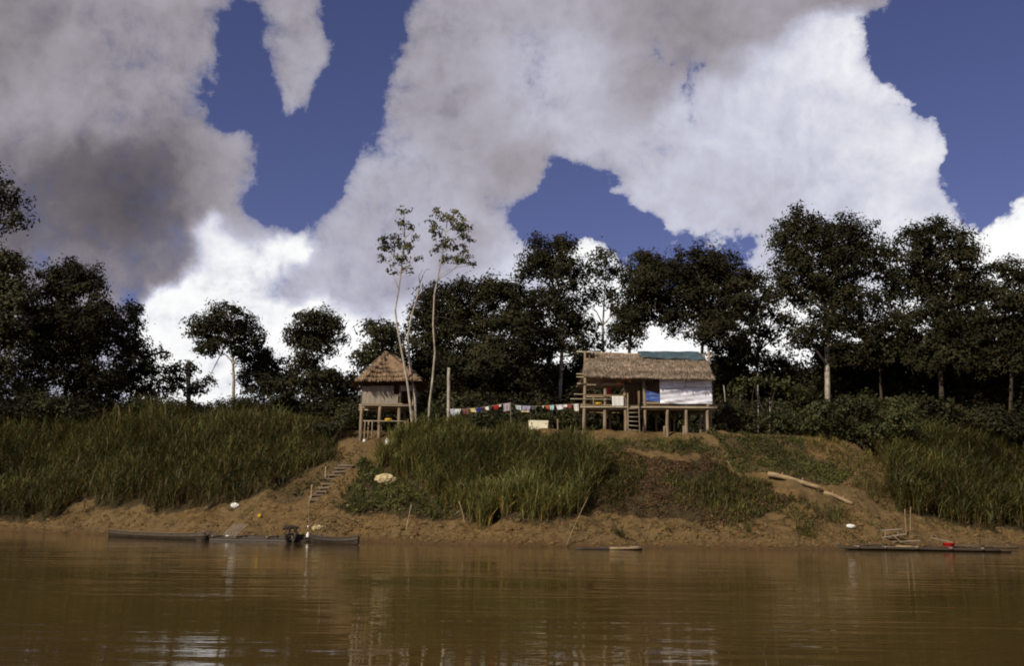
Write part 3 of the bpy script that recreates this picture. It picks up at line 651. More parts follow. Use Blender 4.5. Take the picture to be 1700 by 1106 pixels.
# slim pale trees in the yard beside the hut
tree('slim_tree', 'slim pale tree with a narrow tuft of leaves, leaning over the hut', 66.5, 688, [(672,350,12,8),(668,372,12,10),(655,400,18,14),(672,412,18,16),(640,412,12,14),(664,432,18,10),(688,396,7,7),(650,452,10,7),(634,400,8,7),(682,378,8,6),(676,448,8,8),(632,430,7,6),(692,430,6,5)], 'leaf_pale', .55, .26, .26, .085, 'bark_pale', gap=.62, trunk=[(684,700),(677,640),(668,590),(660,545),(656,515),(662,480),(668,430),(672,395),(670,352)], shell=.2, hi=1.8)
tree('slim_tree', 'slim pale tree with wide open leafy top behind the hut eave', 66.9, 712, [(742,362,24,10),(722,385,16,14),(760,375,24,12),(735,405,22,12),(772,395,16,10),(745,430,18,10),(768,432,18,12),(728,352,12,8),(780,382,8,6),(714,372,8,6),(756,352,10,6),(786,440,6,5),(758,412,12,8),(722,415,8,6),(775,420,10,7)], 'leaf_pale', .55, .26, .26, .08, 'bark_pale', gap=.62, trunk=[(713,670),(718,630),(722,585),(719,540),(721,490),(731,440),(738,400),(742,370)], shell=.2, hi=1.8)
def bare_tree():
    base = at(692, 700, 67.2); base.z = Hs(base.x, 67.2)-.05
    root = empty('bare_tree', base, 'bare forked pale tree without leaves between the two slim leafy trees', 'tree')
    t = MB(); pts = [base]+[at(px, py, 67.2) for px, py in ((689,660),(680,600),(677,560),(683,525),(692,495),(697,470))]
    t.tube(pts, [.085,.08,.075,.07,.062,.055,.05], 8, wob=.1)
    t.build('trunk', 'bark_pale', root, True)
    for br in ([(697,470),(703,455),(707,448),(715,447)], [(697,470),(695,458),(702,448)], [(692,495),(700,485),(706,478),(718,476)], [(683,525),(676,510),(672,505)]):
        MB().tube([at(px, py, 67.2+.15*i) for i, (px, py) in enumerate(br)], [.035,.026,.018,.01][:len(br)], 6).build('branch', 'bark_pale', root, True)
bare_tree()
def stub(px0, py0, py1, Y, label, r=.11, name='broken_trunk', mt='bark_dark'):
    b = at(px0, 700, Y); b.z = Hs(b.x, Y)-.05
    t = at(px0, py1, Y); root = empty(name, b, label, 'tree trunk')
    pts = curve_pts(b, t, 6, .015); MB().tube(pts, [r*1.2, r*1.05, r, r*.95, r*.9, r*.8], 9, wob=.12).build('trunk', mt, root, True)
    m = MB()
    for k in range(5):
        a = k*1.26; q = Vector(pts[-1])+Vector((math.cos(a), math.sin(a), 0))*r*.55; m.tube([q-Vector((0,0,.1)), q+Vector((0,0,random.uniform(.05,.3)))], [r*.35, r*.08], 5)
    m.build('splintered_top', mt, root)
stub(314, 700, 602, 84.5, 'broken brown tree trunk standing among small trees', .2)

# forest floor: copied shrubs and young trees that fill the shade under the crowns
def proto_shrub(seed, h, rx, m, stems=4):
    root = empty('understory_shrub', (0, 0, 0), 'dark leafy shrub filling the shade under the forest edge', 'shrub', 'understory shrubs of the forest')
    lobes = [(rng.uniform(-.5,.5)*rx, rng.uniform(-.5,.5)*rx, h*rng.uniform(.35,.8), rx*rng.uniform(.5,.8), rx*rng.uniform(.5,.8), h*rng.uniform(.25,.34)) for _ in range(5)]
    crown_obj(lobes, .9, .34, .7, m, root, .4, 0.05)
    t = MB()
    for k in range(stems):
        l = lobes[k % 5]; t.tube(curve_pts((rng.uniform(-.3,.3), rng.uniform(-.3,.3), -.1), l[:3], 5, .06), [.07,.06,.05,.035,.02], 6)
    t.build('trunk', 'bark_dark', root, True); return root
protos = [proto_shrub(1, 3.2, 2.2, 'leaf_dark'), proto_shrub(2, 4.2, 2.4, 'leaf_dark'), proto_shrub(3, 2.6, 2.2, 'leaf_olive'), proto_shrub(4, 5.2, 2.6, 'leaf_dark')]
def proto_tree(h, rx, m):
    root = empty('understory_tree', (0, 0, 0), 'dark close leaved tree standing deeper in the forest behind the edge', 'tree', 'understory trees of the forest')
    lobes = [(rng.uniform(-.55,.55)*rx, rng.uniform(-.5,.5)*rx, h*zz, rx*rng.uniform(.5,.72), rx*rng.uniform(.5,.7), h*rng.uniform(.14,.2)) for zz in (.22,.3,.42,.5,.6,.7,.82)]
    crown_obj(lobes, .95, .38, .85, m, root, .4, 0.03)
    t = MB(); t.tube(curve_pts((0,0,-.1), (0,0,h*.75), 6, .03), [.17,.15,.13,.11,.08,.05], 8)
    for l in lobes: t.tube(curve_pts((0,0,l[2]*.7), l[:3], 4, .06), [.07,.05,.04,.02], 6)
    t.build('trunk', 'bark_dark', root, True); return root
protos += [proto_tree(8.0, 3.0, 'leaf_dark'), proto_tree(9.0, 3.2, 'leaf_dark')]
used = set()
def put_shrub(kind, px, Y, sc, rz):
    p = protos[kind]; x = at(px, 700, Y).x
    if kind not in used: o = p; used.add(kind)
    else:
        o = p.copy(); col.objects.link(o)
        for ch in p.children:
            c = ch.copy(); col.objects.link(c); c.parent = o
    o.location = (x, Y, Hs(x, Y)-.05); o.rotation_euler = (0, 0, rz); o.scale = (sc, sc, sc*random.uniform(.85, 1.1)); return o
for px, Y, kd, sc in [(30,82,0,1.0),(120,86,1,1.0),(200,88,0,.95),(280,92,2,.8),(360,92,2,.75),(440,88,0,1.0),(500,86,2,.95),(580,88,0,.8),(-60,84,1,1.1),
        (700,80,0,1.05),(750,78,2,1.1),(800,77,0,1.0),(850,77,2,1.1),(900,78,0,1.05),(950,79,2,1.1),(1000,80,0,1.0),(1060,81,2,1.1),(1110,81,0,1.05),(1170,80,2,1.1),(1230,79,0,1.0),
        (1290,80,2,1.1),(1350,78,2,1.0),(1460,77,2,1.1),(1530,77,0,1.05),(1590,77,2,1.1),(1650,76,0,1.1),(1720,76,1,1.0),
        (690,90,3,1.05),(760,92,1,1.2),(840,92,3,1.1),(920,90,1,1.25),(990,92,3,.8),(1070,94,1,.85),(1140,92,1,.95),(1220,92,3,.8),(1300,93,3,.75),(1380,90,3,1.1),(1450,90,3,1.1),(1520,88,3,1.2),(1600,88,3,1.2),(1680,86,3,1.2),(1760,86,3,1.2)]:
    put_shrub(kd, px, Y, sc, random.uniform(0, 6.28))
for px, Y, kd, sc in [(-40,92,4,.95),(50,94,4,.85),(130,96,4,.8),(185,96,0,1.2),(455,94,0,1.3),(500,92,1,1.1),(560,90,0,1.25),(610,80,0,1.0),(655,79,0,1.1),(610,92,1,1.0),(660,90,4,.8),
        (720,92,5,1.0),(775,94,5,1.1),(835,93,5,1.05),(890,95,5,1.0),(945,92,4,1.05),(985,94,4,.8),(1030,96,1,1.1),(1075,97,1,1.1),(1120,95,4,.85),(1170,93,4,.95),(1220,95,4,.9),(1262,97,4,.8),(1310,97,1,1.25),
        (1340,94,4,.95),(1400,92,5,1.05),(1450,93,5,1.1),(1500,91,5,1.15),(1560,90,5,1.15),(1620,90,5,1.15),(1680,88,5,1.1),(1745,88,5,1.2),(760,85,1,1.1),(815,84,1,1.1),(870,84,1,1.1),(925,84,1,1.0),(1500,83,1,1.1),(1560,82,1,1.2),(1620,82,1,1.2),(1690,81,1,1.2),(1420,84,1,1.1),(1205,88,5,1.0),(1250,90,5,.95),(1300,89,4,1.0),(1350,88,5,.95),(1400,86,5,1.0),(1455,86,5,1.1),(1520,85,5,1.1),(1590,84,5,1.15),(1660,83,5,1.1),(1725,83,5,1.2),(700,86,4,1.0),(960,88,5,.9),(1130,90,4,.85),(1180,88,4,.95),(590,84,0,1.1),(330,90,0,.9),(270,90,0,1.0),(210,90,1,1.0),(1000,84,1,1.0),(1025,83,0,1.1),(985,79,1,1.2),(1015,79,1,1.25),(1045,80,1,1.2)]:
    put_shrub(kd, px, Y, sc, random.uniform(0, 6.28))

def shrub(name, label, Y, px, lobes_px, m, size=.2, clump=.4, dens=.85, stems=6, foot=None, group=None, gap=.05):
    base = at(px, 720, Y); base.z = Hs(base.x, Y)-.05; root = empty(name, base, label, 'shrub', group); lobes = []
    for cx, cy, rx, ry in lobes_px:
        c = at(cx, cy, Y+rng.uniform(-.5,.5)); k = Y/F; lobes.append((c.x, c.y, c.z, rx*k, (rx+ry)/2*k, ry*k))
    crown_obj(lobes, dens, size, clump, m, root, .4, gap)
    for k in range(stems):
        l = lobes[k % len(lobes)]; q = base+Vector((rng.uniform(-1,1)*(foot or .4), rng.uniform(-.4,.4), 0)); q.z = Hs(q.x, q.y)-.05
        MB().tube(curve_pts(q, l[:3], 5, .05), [.045,.04,.032,.025,.014], 6).build('stem', 'bark_dark', root, True)
    return root
shrub('olive_bush', 'large olive green bush on bare stems at the top of the trodden path', 69, 1430, [(1370,690,34,26),(1420,680,40,28),(1475,690,42,28),(1395,715,34,20),(1450,718,40,22),(1500,710,26,24)], 'leaf_green', .24, .45, .95, 9, 1.6)
shrub('leafy_bush', 'leafy green bush growing beside the slim trunks and the hut', 68.5, 706, [(700,676,14,16),(716,690,16,18),(690,700,12,14)], 'leaf_green', .22, .35, .8, 4, .4)
shrub('leafy_bush', 'small leafy sapling with broad light leaves past the house end', 72, 1262, [(1255,632,26,12),(1290,640,26,14),(1225,645,20,14),(1320,650,22,14)], 'leaf_green', .3, .4, .55, 5, 1.4, gap=.3)
shrub('leafy_bush', 'low dark bush at the edge of the yard beside the house end', 71, 1210, [(1215,690,26,20),(1250,700,26,16),(1295,700,30,18)], 'leaf_olive', .22, .4, .85, 5, 1.2)
shrub('leafy_bush', 'dark bush behind the clothes and the cream tank', 72, 850, [(800,695,30,18),(850,698,34,16),(900,700,30,16),(945,695,24,18)], 'leaf_olive', .22, .4, .85, 6, 2.2)
for i, (px, top, rx_) in enumerate(((20,668,40),(95,664,40),(165,668,36),(235,664,38),(300,672,34),(355,676,32),(410,666,40),(475,664,42),(535,670,36),(580,676,24))):
    shrub('crest_bush', 'dark low bush on the bank crest above the cane', 79 if px < 500 else 74, px, [(px, top+8, rx_, 13), (px-12, top+22, rx_, 14), (px+16, top+20, rx_*.9, 15)], 'leaf_olive' if i % 2 else 'leaf_dark', .26, .5, .95, 3, 1.0, 'bushes on the bank crest')
shrub('leafy_bush', 'weedy bush spilling over the path head beside the hut', 68.5, 555, [(540,712,24,12),(565,706,16,12),(575,694,10,12)], 'leaf_olive', .2, .35, .85, 4, .6)
for i, (px, top) in enumerate(((1205,640),(1232,655),(1258,620),(1276,660))):
    p = at(px, 700, 73); p.z = Hs(p.x, 73)-.05; q = at(px+random.uniform(-4,4), top, 73)
    o = pole(p, q, .055, .03, k=6, bow=.02).build('sapling_stem', 'bark_pale', smooth=True); tag(o, 'thin bare sapling stem in the shade past the house end', 'sapling', 'bare sapling stems')

# ------------------------------------------------------------------ thatch
def thatch_slope(parent, eL, eR, rR, rL, n, m, strip_w=.05, length=.62, hole=None, lift=.10, shade=(.75,1.25), name='thatch_course'):
    """courses of palm leaf strips from eave to ridge; every course is one part, ragged at its lower edge"""
    eL, eR, rR, rL = map(Vector, (eL, eR, rR, rL)); nrm = (eR-eL).cross(rL-eL).normalized()
    if nrm.z < 0: nrm = -nrm
    sag = lambda u: -.05*math.sin(math.pi*u)*1.0 + .03*math.sin(u*17)
    for k in range(n):
        t = k/n; t2 = (k+1.05)/n; mb = MB()
        a, b = eL.lerp(rL, t), eR.lerp(rR, t); a2, b2 = eL.lerp(rL, min(1, t2+.03)), eR.lerp(rR, min(1, t2+.03))
        L = (b-a).length; dn = ((a-a2)+(b-b2)).normalized(); ns = int(L/strip_w*1.5)
        cw = random.uniform(*shade)
        for i in range(ns):
            u = (i+random.random())/ns
            if hole and hole(u, t): continue
            top = a2.lerp(b2, u)+nrm*(.03+random.random()*.02)+Vector((0,0,sag(u))); side = (b-a).normalized()
            ln = ((a2-a).length)*(1.08+(.34 if lift < .1 else .20)*random.random()) + (random.random()**3*.16 if k == 0 else random.random()**4*.05)
            tip = top+dn*ln+nrm*(lift*.62+random.uniform(-.02,.03))+side*random.uniform(-.06,.06); w = strip_w*random.uniform(.6,1.3)
            mid = top.lerp(tip, .55)+nrm*random.uniform(0,.02)
            mb.add([top-side*w*.5, top+side*w*.5, mid+side*w*.5, mid-side*w*.5, tip+side*w*.28, tip-side*w*.28], [(0,1,2,3),(3,2,4,5)], cw*random.uniform(.45,1.5))
        if mb.v: mb.build(name, m, parent, tint=True)
def slab(parent, pts, th, name, m):
    pts = [Vector(p) for p in pts]; n = (pts[1]-pts[0]).cross(pts[2]-pts[0]).normalized()
    if n.z < 0: n = -n
    k = len(pts); v = pts+[p-n*th for p in pts]
    f = [tuple(range(k)), tuple(range(2*k-1, k-1, -1))]+[((i+1) % k, i, k+i, k+(i+1) % k) for i in range(k)]
    return MB().add(v, f).build(name, m, parent, tint=True)

# ------------------------------------------------------------------ the long stilt house
YH = 67.2
def hp(px, py, dy=0.0): return at(px, py, YH+dy)
def foot(p, d=.35): return Vector((p.x, p.y, Hs(p.x, p.y)-d))
hb = hp(1075, 715); hb.z = Hs(hb.x, YH)
house = empty('stilt_house', hb, 'long open stilt house with thatched roof and silver sheeting wall', 'house')
DZ = hp(1075, 674).z                                   # top of floor
FX = [969.5, 1004, 1039, 1069.5, 1108, 1140, 1175.5]
tops = [hp(972, 618), hp(1005, 645), hp(1037, 653), hp(1068, 628), hp(1108, 674), hp(1139, 674), hp(1175, 672)]
for px, tp in zip(FX, tops):
    b = foot(hp(px, 717)); pole(b, tp, .125, .10, n=10).build('post', 'post_wood', house, True)
for px in (972, 1036, 1071, 1110, 1142, 1180):                     # rear row carries the back eave
    p = hp(px, 650, 4.6); b = foot(p); pole(b, (p.x, p.y, hp(px, 622).z), .11, .09).build('post', 'post_wood', house, True)
for px in (971, 1178):                                             # gable posts up to the ridge pole
    p = hp(px, 650, 2.25); pole(foot(p), (p.x, p.y, hp(px, 583, 2.25).z), .10, .08).build('gable_post', 'post_wood', house, True)
for px, dy in ((1103, .35), (1135, .3), (1163, 1.2), (1170, 2.0), (1013, 2.2), (1090, 2.6), (1120, 2.8)):
    p = hp(px, 700, dy); h = .55 if dy < .5 else 1.55
    b = foot(p); pole(b, (p.x, p.y, Hs(p.x, p.y)+h), .09, .08).build('prop_post', 'post_wood', house, True)
for py, px0, px1, dy, r in ((676, 963, 1191, -.16, .06), (679, 968, 1186, .12, .05)):
    pole(hp(px0, py, dy), hp(px1, py+1.5, dy), r, r*.85, k=9, bow=.004).build('floor_beam', 'pole_pale', house, True)
for dy in (1.5, 3.0, 4.6):
    a, b = hp(967, 676, dy), hp(1186, 676, dy); a.z = b.z = DZ-.10; pole(a, b, .06, .055, k=6, bow=.003).build('floor_beam', 'post_wood', house, True)
x0, x1 = hp(966, 674).x, hp(1187, 674).x; nb = 22; bw = (x1-x0)/nb
for i in range(nb):
    L = 4.7+random.uniform(-.1,.15); MB().box((x0+bw*(i+.5), YH-.22+L/2, DZ-.015+random.uniform(-.008,.008)), (bw-.02, L, .035)).build('floor_board', 'deck_wood', house)
# railings and rails of the open side
for py, px0, px1, w, dy in ((656.5, 972, 1038, .13, -.02), ):
    MB().beam(hp(px0, py, dy-.13), hp(px1, py+.6, dy-.13), .03, w).build('rail_board', 'plank_brown', house)
for py, px0, px1, r in ((662.5, 947, 1017, .032), (637, 958, 1035, .035), (654.5, 953, 972, .03), (672.5, 964, 1040, .04)):
    pole(hp(px0, py, -.17), hp(px1, py+.7, -.17), r, r*.85, k=6, bow=.008).build('rail_pole', 'pole_pale', house, True)
pole(hp(1036, 638, .05), hp(1038, 673, .05), .05, .06).build('rail_post', 'post_wood', house, True)
for px in (985, 1020):
    a = hp(px, 656, 4.4); MB().beam((a.x, a.y, DZ), (a.x, a.y, DZ+1.1), .08, .08, (0,1,0)).build('rail_post', 'post_wood', house)
a, b = hp(972, 650, 4.5), hp(1036, 650, 4.5); a.z = b.z = DZ+1.05; pole(a, b, .035, .03).build('rail_pole', 'pole_pale', house, True)
# rear and side walls of the closed room
xa, xb = hp(1040, 650, 4.45).x, hp(1182, 650, 4.45).x; n = 15
for i in range(n):
    w = (xb-xa)/n; MB().box((xa+w*(i+.5), YH+4.43+random.uniform(-.01,.01), DZ+.95), (w-.012, .025, 1.86+random.uniform(-.06,.06))).build('wall_board', 'plank_brown', house)
xr = hp(1182, 650).x
for i in range(9):
    w = 4.3/9; MB().box((xr+.02+random.uniform(-.008,.008), YH+.1+w*(i+.5), DZ+.9), (.025, w-.012, 1.75)).build('wall_board', 'plank_brown', house)
xp = hp(1096, 650).x
for i in range(8):
    w = 4.2/8; MB().box((xp+random.uniform(-.008,.008), YH+.15+w*(i+.5), DZ+.85), (.025, w-.012, 1.65)).build('wall_board', 'plank_brown', house)
# silver sheeting on the closed room
def wr(u, v):
    return (.05*math.sin(5.3*u+2*v)*math.sin(2.2*v+.4)+.045*math.sin(11*u-6*v)*math.sin(9*v+1.3*u)+.02*math.sin(23*u+17*v+3*math.sin(7*v))+.02*math.sin(31*v-9*u)-.05*max(0, .12-abs(v-.68))*8)
sil = sheet(hp(1096.5, 671, -.07), hp(1183.5, 671.5, -.07), hp(1181, 631, -.07), hp(1094.5, 629.5, -.07), 54, 26, wr, 'silver_sheeting', 'silver', house)
sil['label'] = 'wrinkled silver plastic sheeting nailed over the room wall'
for a, b in ((hp(1095,645.5,-.16), hp(1137,644.5,-.16)), (hp(1138,643,-.16), hp(1181,644,-.16))): pole(a, b, .018, .015, k=5).build('batten', 'post_wood', sil, True)
pole(hp(1139, 631, -.17), hp(1137, 645, -.17), .018, .02).build('batten', 'post_wood', sil, True)
for px in (1110, 1140, 1172): pole(hp(px, 672, .02), hp(px, 629, .02), .04, .04).build('stud', 'post_wood', house, True)
bt = sheet(hp(1071.5, 667, -.03), hp(1096, 668, -.03), hp(1096, 655, -.03), hp(1071.5, 647.5, -.03), 14, 12, lambda u, v: .03*math.sin(9*u+4*v)+.02*math.sin(14*v-5*u), 'blue_tarp', 'tarp_blue', house)
bt['label'] = 'blue plastic sheet closing the gap beside the silver sheeting'
MB().beam(hp(1065, 669, -.06), hp(1098, 669.5, -.06), .03, .12).build('sill_board', 'deck_wood', house)
# roof frame and thatch
EL_, ER_ = hp(966, 625, -.75), hp(1186.5, 630, -.75); RL_, RR_ = hp(972.5, 587.5, 2.25), hp(1168.5, 588, 2.25)
BL_, BR_ = Vector((EL_.x, RL_.y+3.0, EL_.z)), Vector((ER_.x+.1, RR_.y+3.0, ER_.z))
up = Vector((0, 0, .05))
u0 = (995-972.5)/(1168.5-972.5)
RLh = RL_.lerp(RR_, u0)
q_t = .72
A = EL_.lerp(RL_, q_t); Bq = EL_.lerp(RL_, q_t).lerp(ER_.lerp(RR_, q_t), u0)
slab(house, [EL_+Vector((.12,0,0)), ER_-Vector((.12,0,0)), RR_, RLh, Bq, A], .05, 'thatch_backing', 'thatch')
slab(house, [BR_, BL_, RLh-up, RR_-up], .05, 'thatch_backing', 'thatch')
thatch_slope(house, EL_, ER_, RR_, RL_, 11, 'thatch', lift=.09, strip_w=.04, hole=lambda u, t: t > .66 and u < u0-.02+.02*math.sin(t*40))
thatch_slope(house, BR_, BL_, RL_, RR_, 6, 'thatch', strip_w=.09)
pole(hp(957, 584, 2.25), hp(1040, 587.5, 2.25), .06, .05, k=7, bow=.004).build('ridge_pole', 'pole_pale', house, True)
pole(hp(1036, 587.5, 2.25), hp(1191, 589.5, 2.25), .05, .04, k=7, bow=.003).build('ridge_pole', 'pole_pale', house, True)
for py, dy in ((621, -.25), (626, -.60)): pole(hp(957, py, dy), hp(1188, py+5, dy), .035, .03, k=7, bow=.002).build('eave_pole', 'pole_pale', house, True)
for i in range(9):
    u = (i+.3)/9; a = EL_.lerp(ER_, u)-Vector((0,0,.10)); b = RL_.lerp(RR_, u)-Vector((0,0,.08)); pole(a, b, .03, .028, k=3, bow=0).build('rafter', 'post_wood', house, True)
for dy in (.0, 4.5):
    a, b = hp(970, 621, dy), hp(1184, 627, dy); a.z = b.z = hp(1070, 626).z-.05; pole(a, b, .05, .05, k=4, bow=.002).build('wall_plate', 'post_wood', house, True)
tt = []
nR = (ER_-EL_).cross(RL_-EL_).normalized()
for (ua, ta) in ((.47,.76),(.985,.68),(.955,1.0),(.44,1.0)):
    tt.append(EL_.lerp(ER_, ua).lerp(RL_.lerp(RR_, ua), ta)+nR*.15)
tarp = sheet(tt[0], tt[1], tt[2]+Vector((0,0,.03)), tt[3]+Vector((0,0,.03)), 40, 8, lambda u, v: .03*math.sin(13*u+3*v)+.02*math.sin(29*u-7*v)+.015*math.sin(11*v), 'roof_tarp', 'tarp_teal', house)
tarp['label'] = 'blue green tarp patch laid along the thatch ridge'
t2 = sheet(tt[3]+Vector((0,.02,.05)), tt[2]+Vector((0,.02,.05)), tt[2]+Vector((0,.8,-.42)), tt[3]+Vector((0,.8,-.42)), 20, 4, lambda u, v: .02*math.sin(17*u), 'tarp_flap', 'tarp_teal', tarp)
# ladder
lad = empty('ladder', foot(hp(1051, 716, -.6), 0), 'steep wooden ladder leading up to the house floor', 'ladder')
la, lb = hp(1042, 653, -.18), foot(hp(1043, 717, -.75), .1); pole(lb, la, .055, .05).build('side_rail', 'post_wood', lad, True)
la2, lb2 = hp(1059.5, 650, -.18), foot(hp(1062, 717, -.75), .1); MB().beam(lb2, la2, .05, .15).build('side_rail', 'plank_brown', lad)
for i in range(6):
    t = .08+i*.105; a, b = lb.lerp(la, t), lb2.lerp(la2, t); pole(a+Vector((0,-.03,0)), b+Vector((0,-.03,0)), .026, .024, k=3, bow=0).build('rung', 'pole_pale', lad, True)
o = MB().beam(hp(1060.5, 671.5, -.22), hp(1060.5, 651, -.05), .05, .5, (0,1,0)).build('door_board', 'plank_brown'); tag(o, 'brown wooden panel standing on the house floor beside the ladder', 'wooden panel')
# things about the house
o = sheet(hp(1016.5, 675, -.24), hp(1036, 674.5, -.24), hp(1035.5, 658, -.22), hp(1016, 658, -.22), 12, 10, lambda u, v: .02*math.sin(9*u+2*v)*(1-v)+.012*math.sin(15*u), 'hanging_cloth', 'white_cloth'); tag(o, 'white cloth hung over the porch rail of the stilt house', 'cloth')
def basket(px, py, dy, r, h, m, name, label, cat):
    p = hp(px, py, dy); MB_ = MB().lathe(p, [(r*.55, -h*.5), (r*.92, -h*.2), (r, h*.15), (r*.85, h*.42), (r*.4, h*.5)], 14)
    o = MB_.build(name, m, None, True); return tag(o, label, cat)
basket(1028, 637.5, -.15, .16, .3, 'orange_clay', 'clay_pot', 'round orange pot on the high porch pole', 'pot')
basket(1036.5, 629, -.05, .13, .22, 'orange_clay', 'gourd', 'orange gourd hanging under the eave above the porch', 'gourd')
basket(1045, 632, -.02, .14, .16, 'orange_clay', 'shallow_bowl', 'shallow orange bowl tucked under the eave beside the gourd', 'bowl')
basket(994, 638, -.1, .2, .26, 'plank_brown', 'woven_basket', 'brown woven basket resting on the high porch pole', 'basket')
o = sheet(hp(1007.5, 656, .4), hp(1013, 656, .4), hp(1013, 643, .4), hp(1008, 643, .4), 5, 6, lambda u, v: .02*math.sin(8*u+3*v), 'red_cloth', 'red_plastic'); tag(o, 'dark red cloth hanging inside the open porch', 'cloth')
o = MB().lathe(hp(994, 671, -.05), [(.10,-.08),(.22,0),(.24,.08),(.19,.09)], 14).build('basin', 'yellow_plastic', None, True); tag(o, 'yellow basin on the porch floor by the corner post', 'basin')

# ------------------------------------------------------------------ the small hut
YC = 67.4
def cp(px, py, dy=0.0): return at(px, py, YC+dy)
cb = cp(640, 715); cb.z = Hs(cb.x, YC)
hut = empty('thatched_hut', cb, 'small square stilt hut with steep hipped thatch and grey board wall', 'hut')
CZ = cp(640, 672).z
for px, dy in ((599, 0), (631, 0), (664, .1), (601, 3.4), (634, 3.4), (672, 3.4), (688, 3.3), (686, .3)):
    p = cp(px, 690, dy); tz = cp(px, 640).z if (dy > 3 or px > 660) else CZ
    pole(foot(p), (p.x, p.y, tz), .12, .10, n=10).build('post', 'post_wood', hut, True)
for dy in (-.06, 1.6, 3.4):
    a, b = cp(596, 672, dy), cp(690, 672, dy); a.z = b.z = CZ-.06; pole(a, b, .055, .05, k=5, bow=.003).build('floor_beam', 'pole_pale', hut, True)
xa, xb = cp(598, 672).x, cp(689, 672).x; n = 9; w = (xb-xa)/n
for i in range(n): MB().box((xa+w*(i+.5), YC+1.7, CZ+.015), (w-.02, 3.7, .035)).build('floor_board', 'deck_wood', hut)
# front wall of upright boards, cut on a slant at its free edge
n = 9
for i in range(n):
    pxa = 600.5+(668-600.5)*i/n; pxb = 600.5+(668-600.5)*(i+1)/n
    topa = 641.5 if pxb < 653 else 641.5+(pxb-653)*1.9
    a = cp(pxa, 671.5, -.10+random.uniform(-.012,.012)); b = cp(pxb, 671.5, -.10)
    z1 = cp(pxa, topa+random.uniform(-.6,.6)).z
    MB().box(((a.x+b.x)/2, a.y, (CZ+z1)/2), (b.x-a.x-.012, .024, z1-CZ)).build('wall_board', 'plank_grey', hut)
for side, px in ((0, 600), (1, 689)):
    for i in range(7):
        ww = 3.3/7; z1 = cp(640, 638).z; MB().box((cp(px, 650).x, YC+.02+ww*(i+.5), (CZ+z1)/2), (.024, ww-.012, (z1-CZ)*(1 if side == 0 else .55))).build('wall_board', 'plank_grey', hut)
z1 = cp(640, 638).z
for i in range(9):
    ww = (xb-xa)/9; MB().box((xa+ww*(i+.5), YC+3.42, (CZ+z1)/2), (ww-.012, .024, z1-CZ)).build('wall_board', 'plank_brown', hut)
o = sheet(cp(666, 650, -.1), cp(687, 649, -.1), cp(686, 640, -.1), cp(664, 640, -.1), 8, 5, lambda u, v: .02*math.sin(8*u), 'hanging_cloth', 'plank_grey'); tag(o, 'pale grey cloth hanging in the open side of the small hut', 'cloth')
# hipped roof
e0, e1 = cp(588.5, 633, -.75), cp(700.5, 632, -.75); e2, e3 = Vector((e1.x+.1, YC+4.3, e1.z)), Vector((e0.x-.05, YC+4.3, e0.z))
ap0, ap1 = cp(641, 584, 1.35), cp(650, 584, 1.35); ap0.y = YC+1.35; ap1 = Vector((ap0.x+.35, YC+2.3, ap0.z))
slab(hut, [e0, e1, ap1, ap0], .05, 'thatch_backing', 'thatch_orange'); 
slab(hut, [e1, e2, ap1], .05, 'thatch_backing', 'thatch_orange'); slab(hut, [e2, e3, ap0, ap1], .05, 'thatch_backing', 'thatch_orange'); slab(hut, [e3, e0, ap0], .05, 'thatch_backing', 'thatch_orange')
thatch_slope(hut, e0, e1, ap1+Vector((.03,0,0)), ap0, 7, 'thatch_orange', strip_w=.05, lift=.30, shade=(.7,1.35))
thatch_slope(hut, e1, e2, ap1+Vector((0,.05,0)), ap1, 8, 'thatch_orange', strip_w=.06, lift=.14)
thatch_slope(hut, e3, e0, ap0, ap0+Vector((0,.05,0)), 8, 'thatch_orange', strip_w=.06, lift=.14)
thatch_slope(hut, e2, e3, ap0, ap1, 5, 'thatch_orange', strip_w=.1, lift=.14)
cap = MB()
for a, b in ((e1, ap1), (e0, ap0), (ap0, ap1)):
    for i in range(46):
        t = random.random(); p = Vector(a).lerp(b, t)+Vector((0,0,.10)); d = (Vector(b)-Vector(a)).normalized(); sd_ = Vector((d.y, -d.x, -.5)).normalized()*(1 if random.random() < .5 else -1); sd_.z = -abs(sd_.z)*.6
        q = p+sd_*random.uniform(.2,.38); wv_ = d*.04
        cap.add([p-wv_, p+wv_, q+wv_*.6, q-wv_*.6], [(0,1,2,3)], random.uniform(.6,1.6))
cap.build('ridge_cap', 'thatch', hut, tint=True)['kind'] = 'stuff'
# bench under the hut with things on and below it
bn = empty('work_bench', foot(cp(640, 716, -.2), 0), 'rough pole bench standing between the hut posts', 'bench')
ta, tb = cp(603, 699, -.25), cp(677, 699.5, -.25); zt = ta.z
pole(ta, tb, .035, .03, k=5, bow=.004).build('bench_top', 'pole_pale', bn, True)
pole(ta+Vector((0,.35,0)), tb+Vector((0,.35,0)), .035, .03, k=5, bow=.004).build('bench_top', 'pole_pale', bn, True)
for px, dy in ((606, -.25), (612, .1), (618, -.22), (672, -.25), (674, .1)):
    p = cp(px, 705, dy); pole(foot(p, .15), (p.x, p.y, zt), .05, .045).build('leg', 'post_wood', bn, True)
o = MB().lathe(Vector((cp(645, 698, -.08).x, YC-.08, zt+.12)), [(.20,-.09),(.26,-.02),(.24,.06),(.12,.08)], 14).build('basin', 'yellow_plastic', None, True); tag(o, 'yellow basin resting on the bench under the small hut', 'basin')
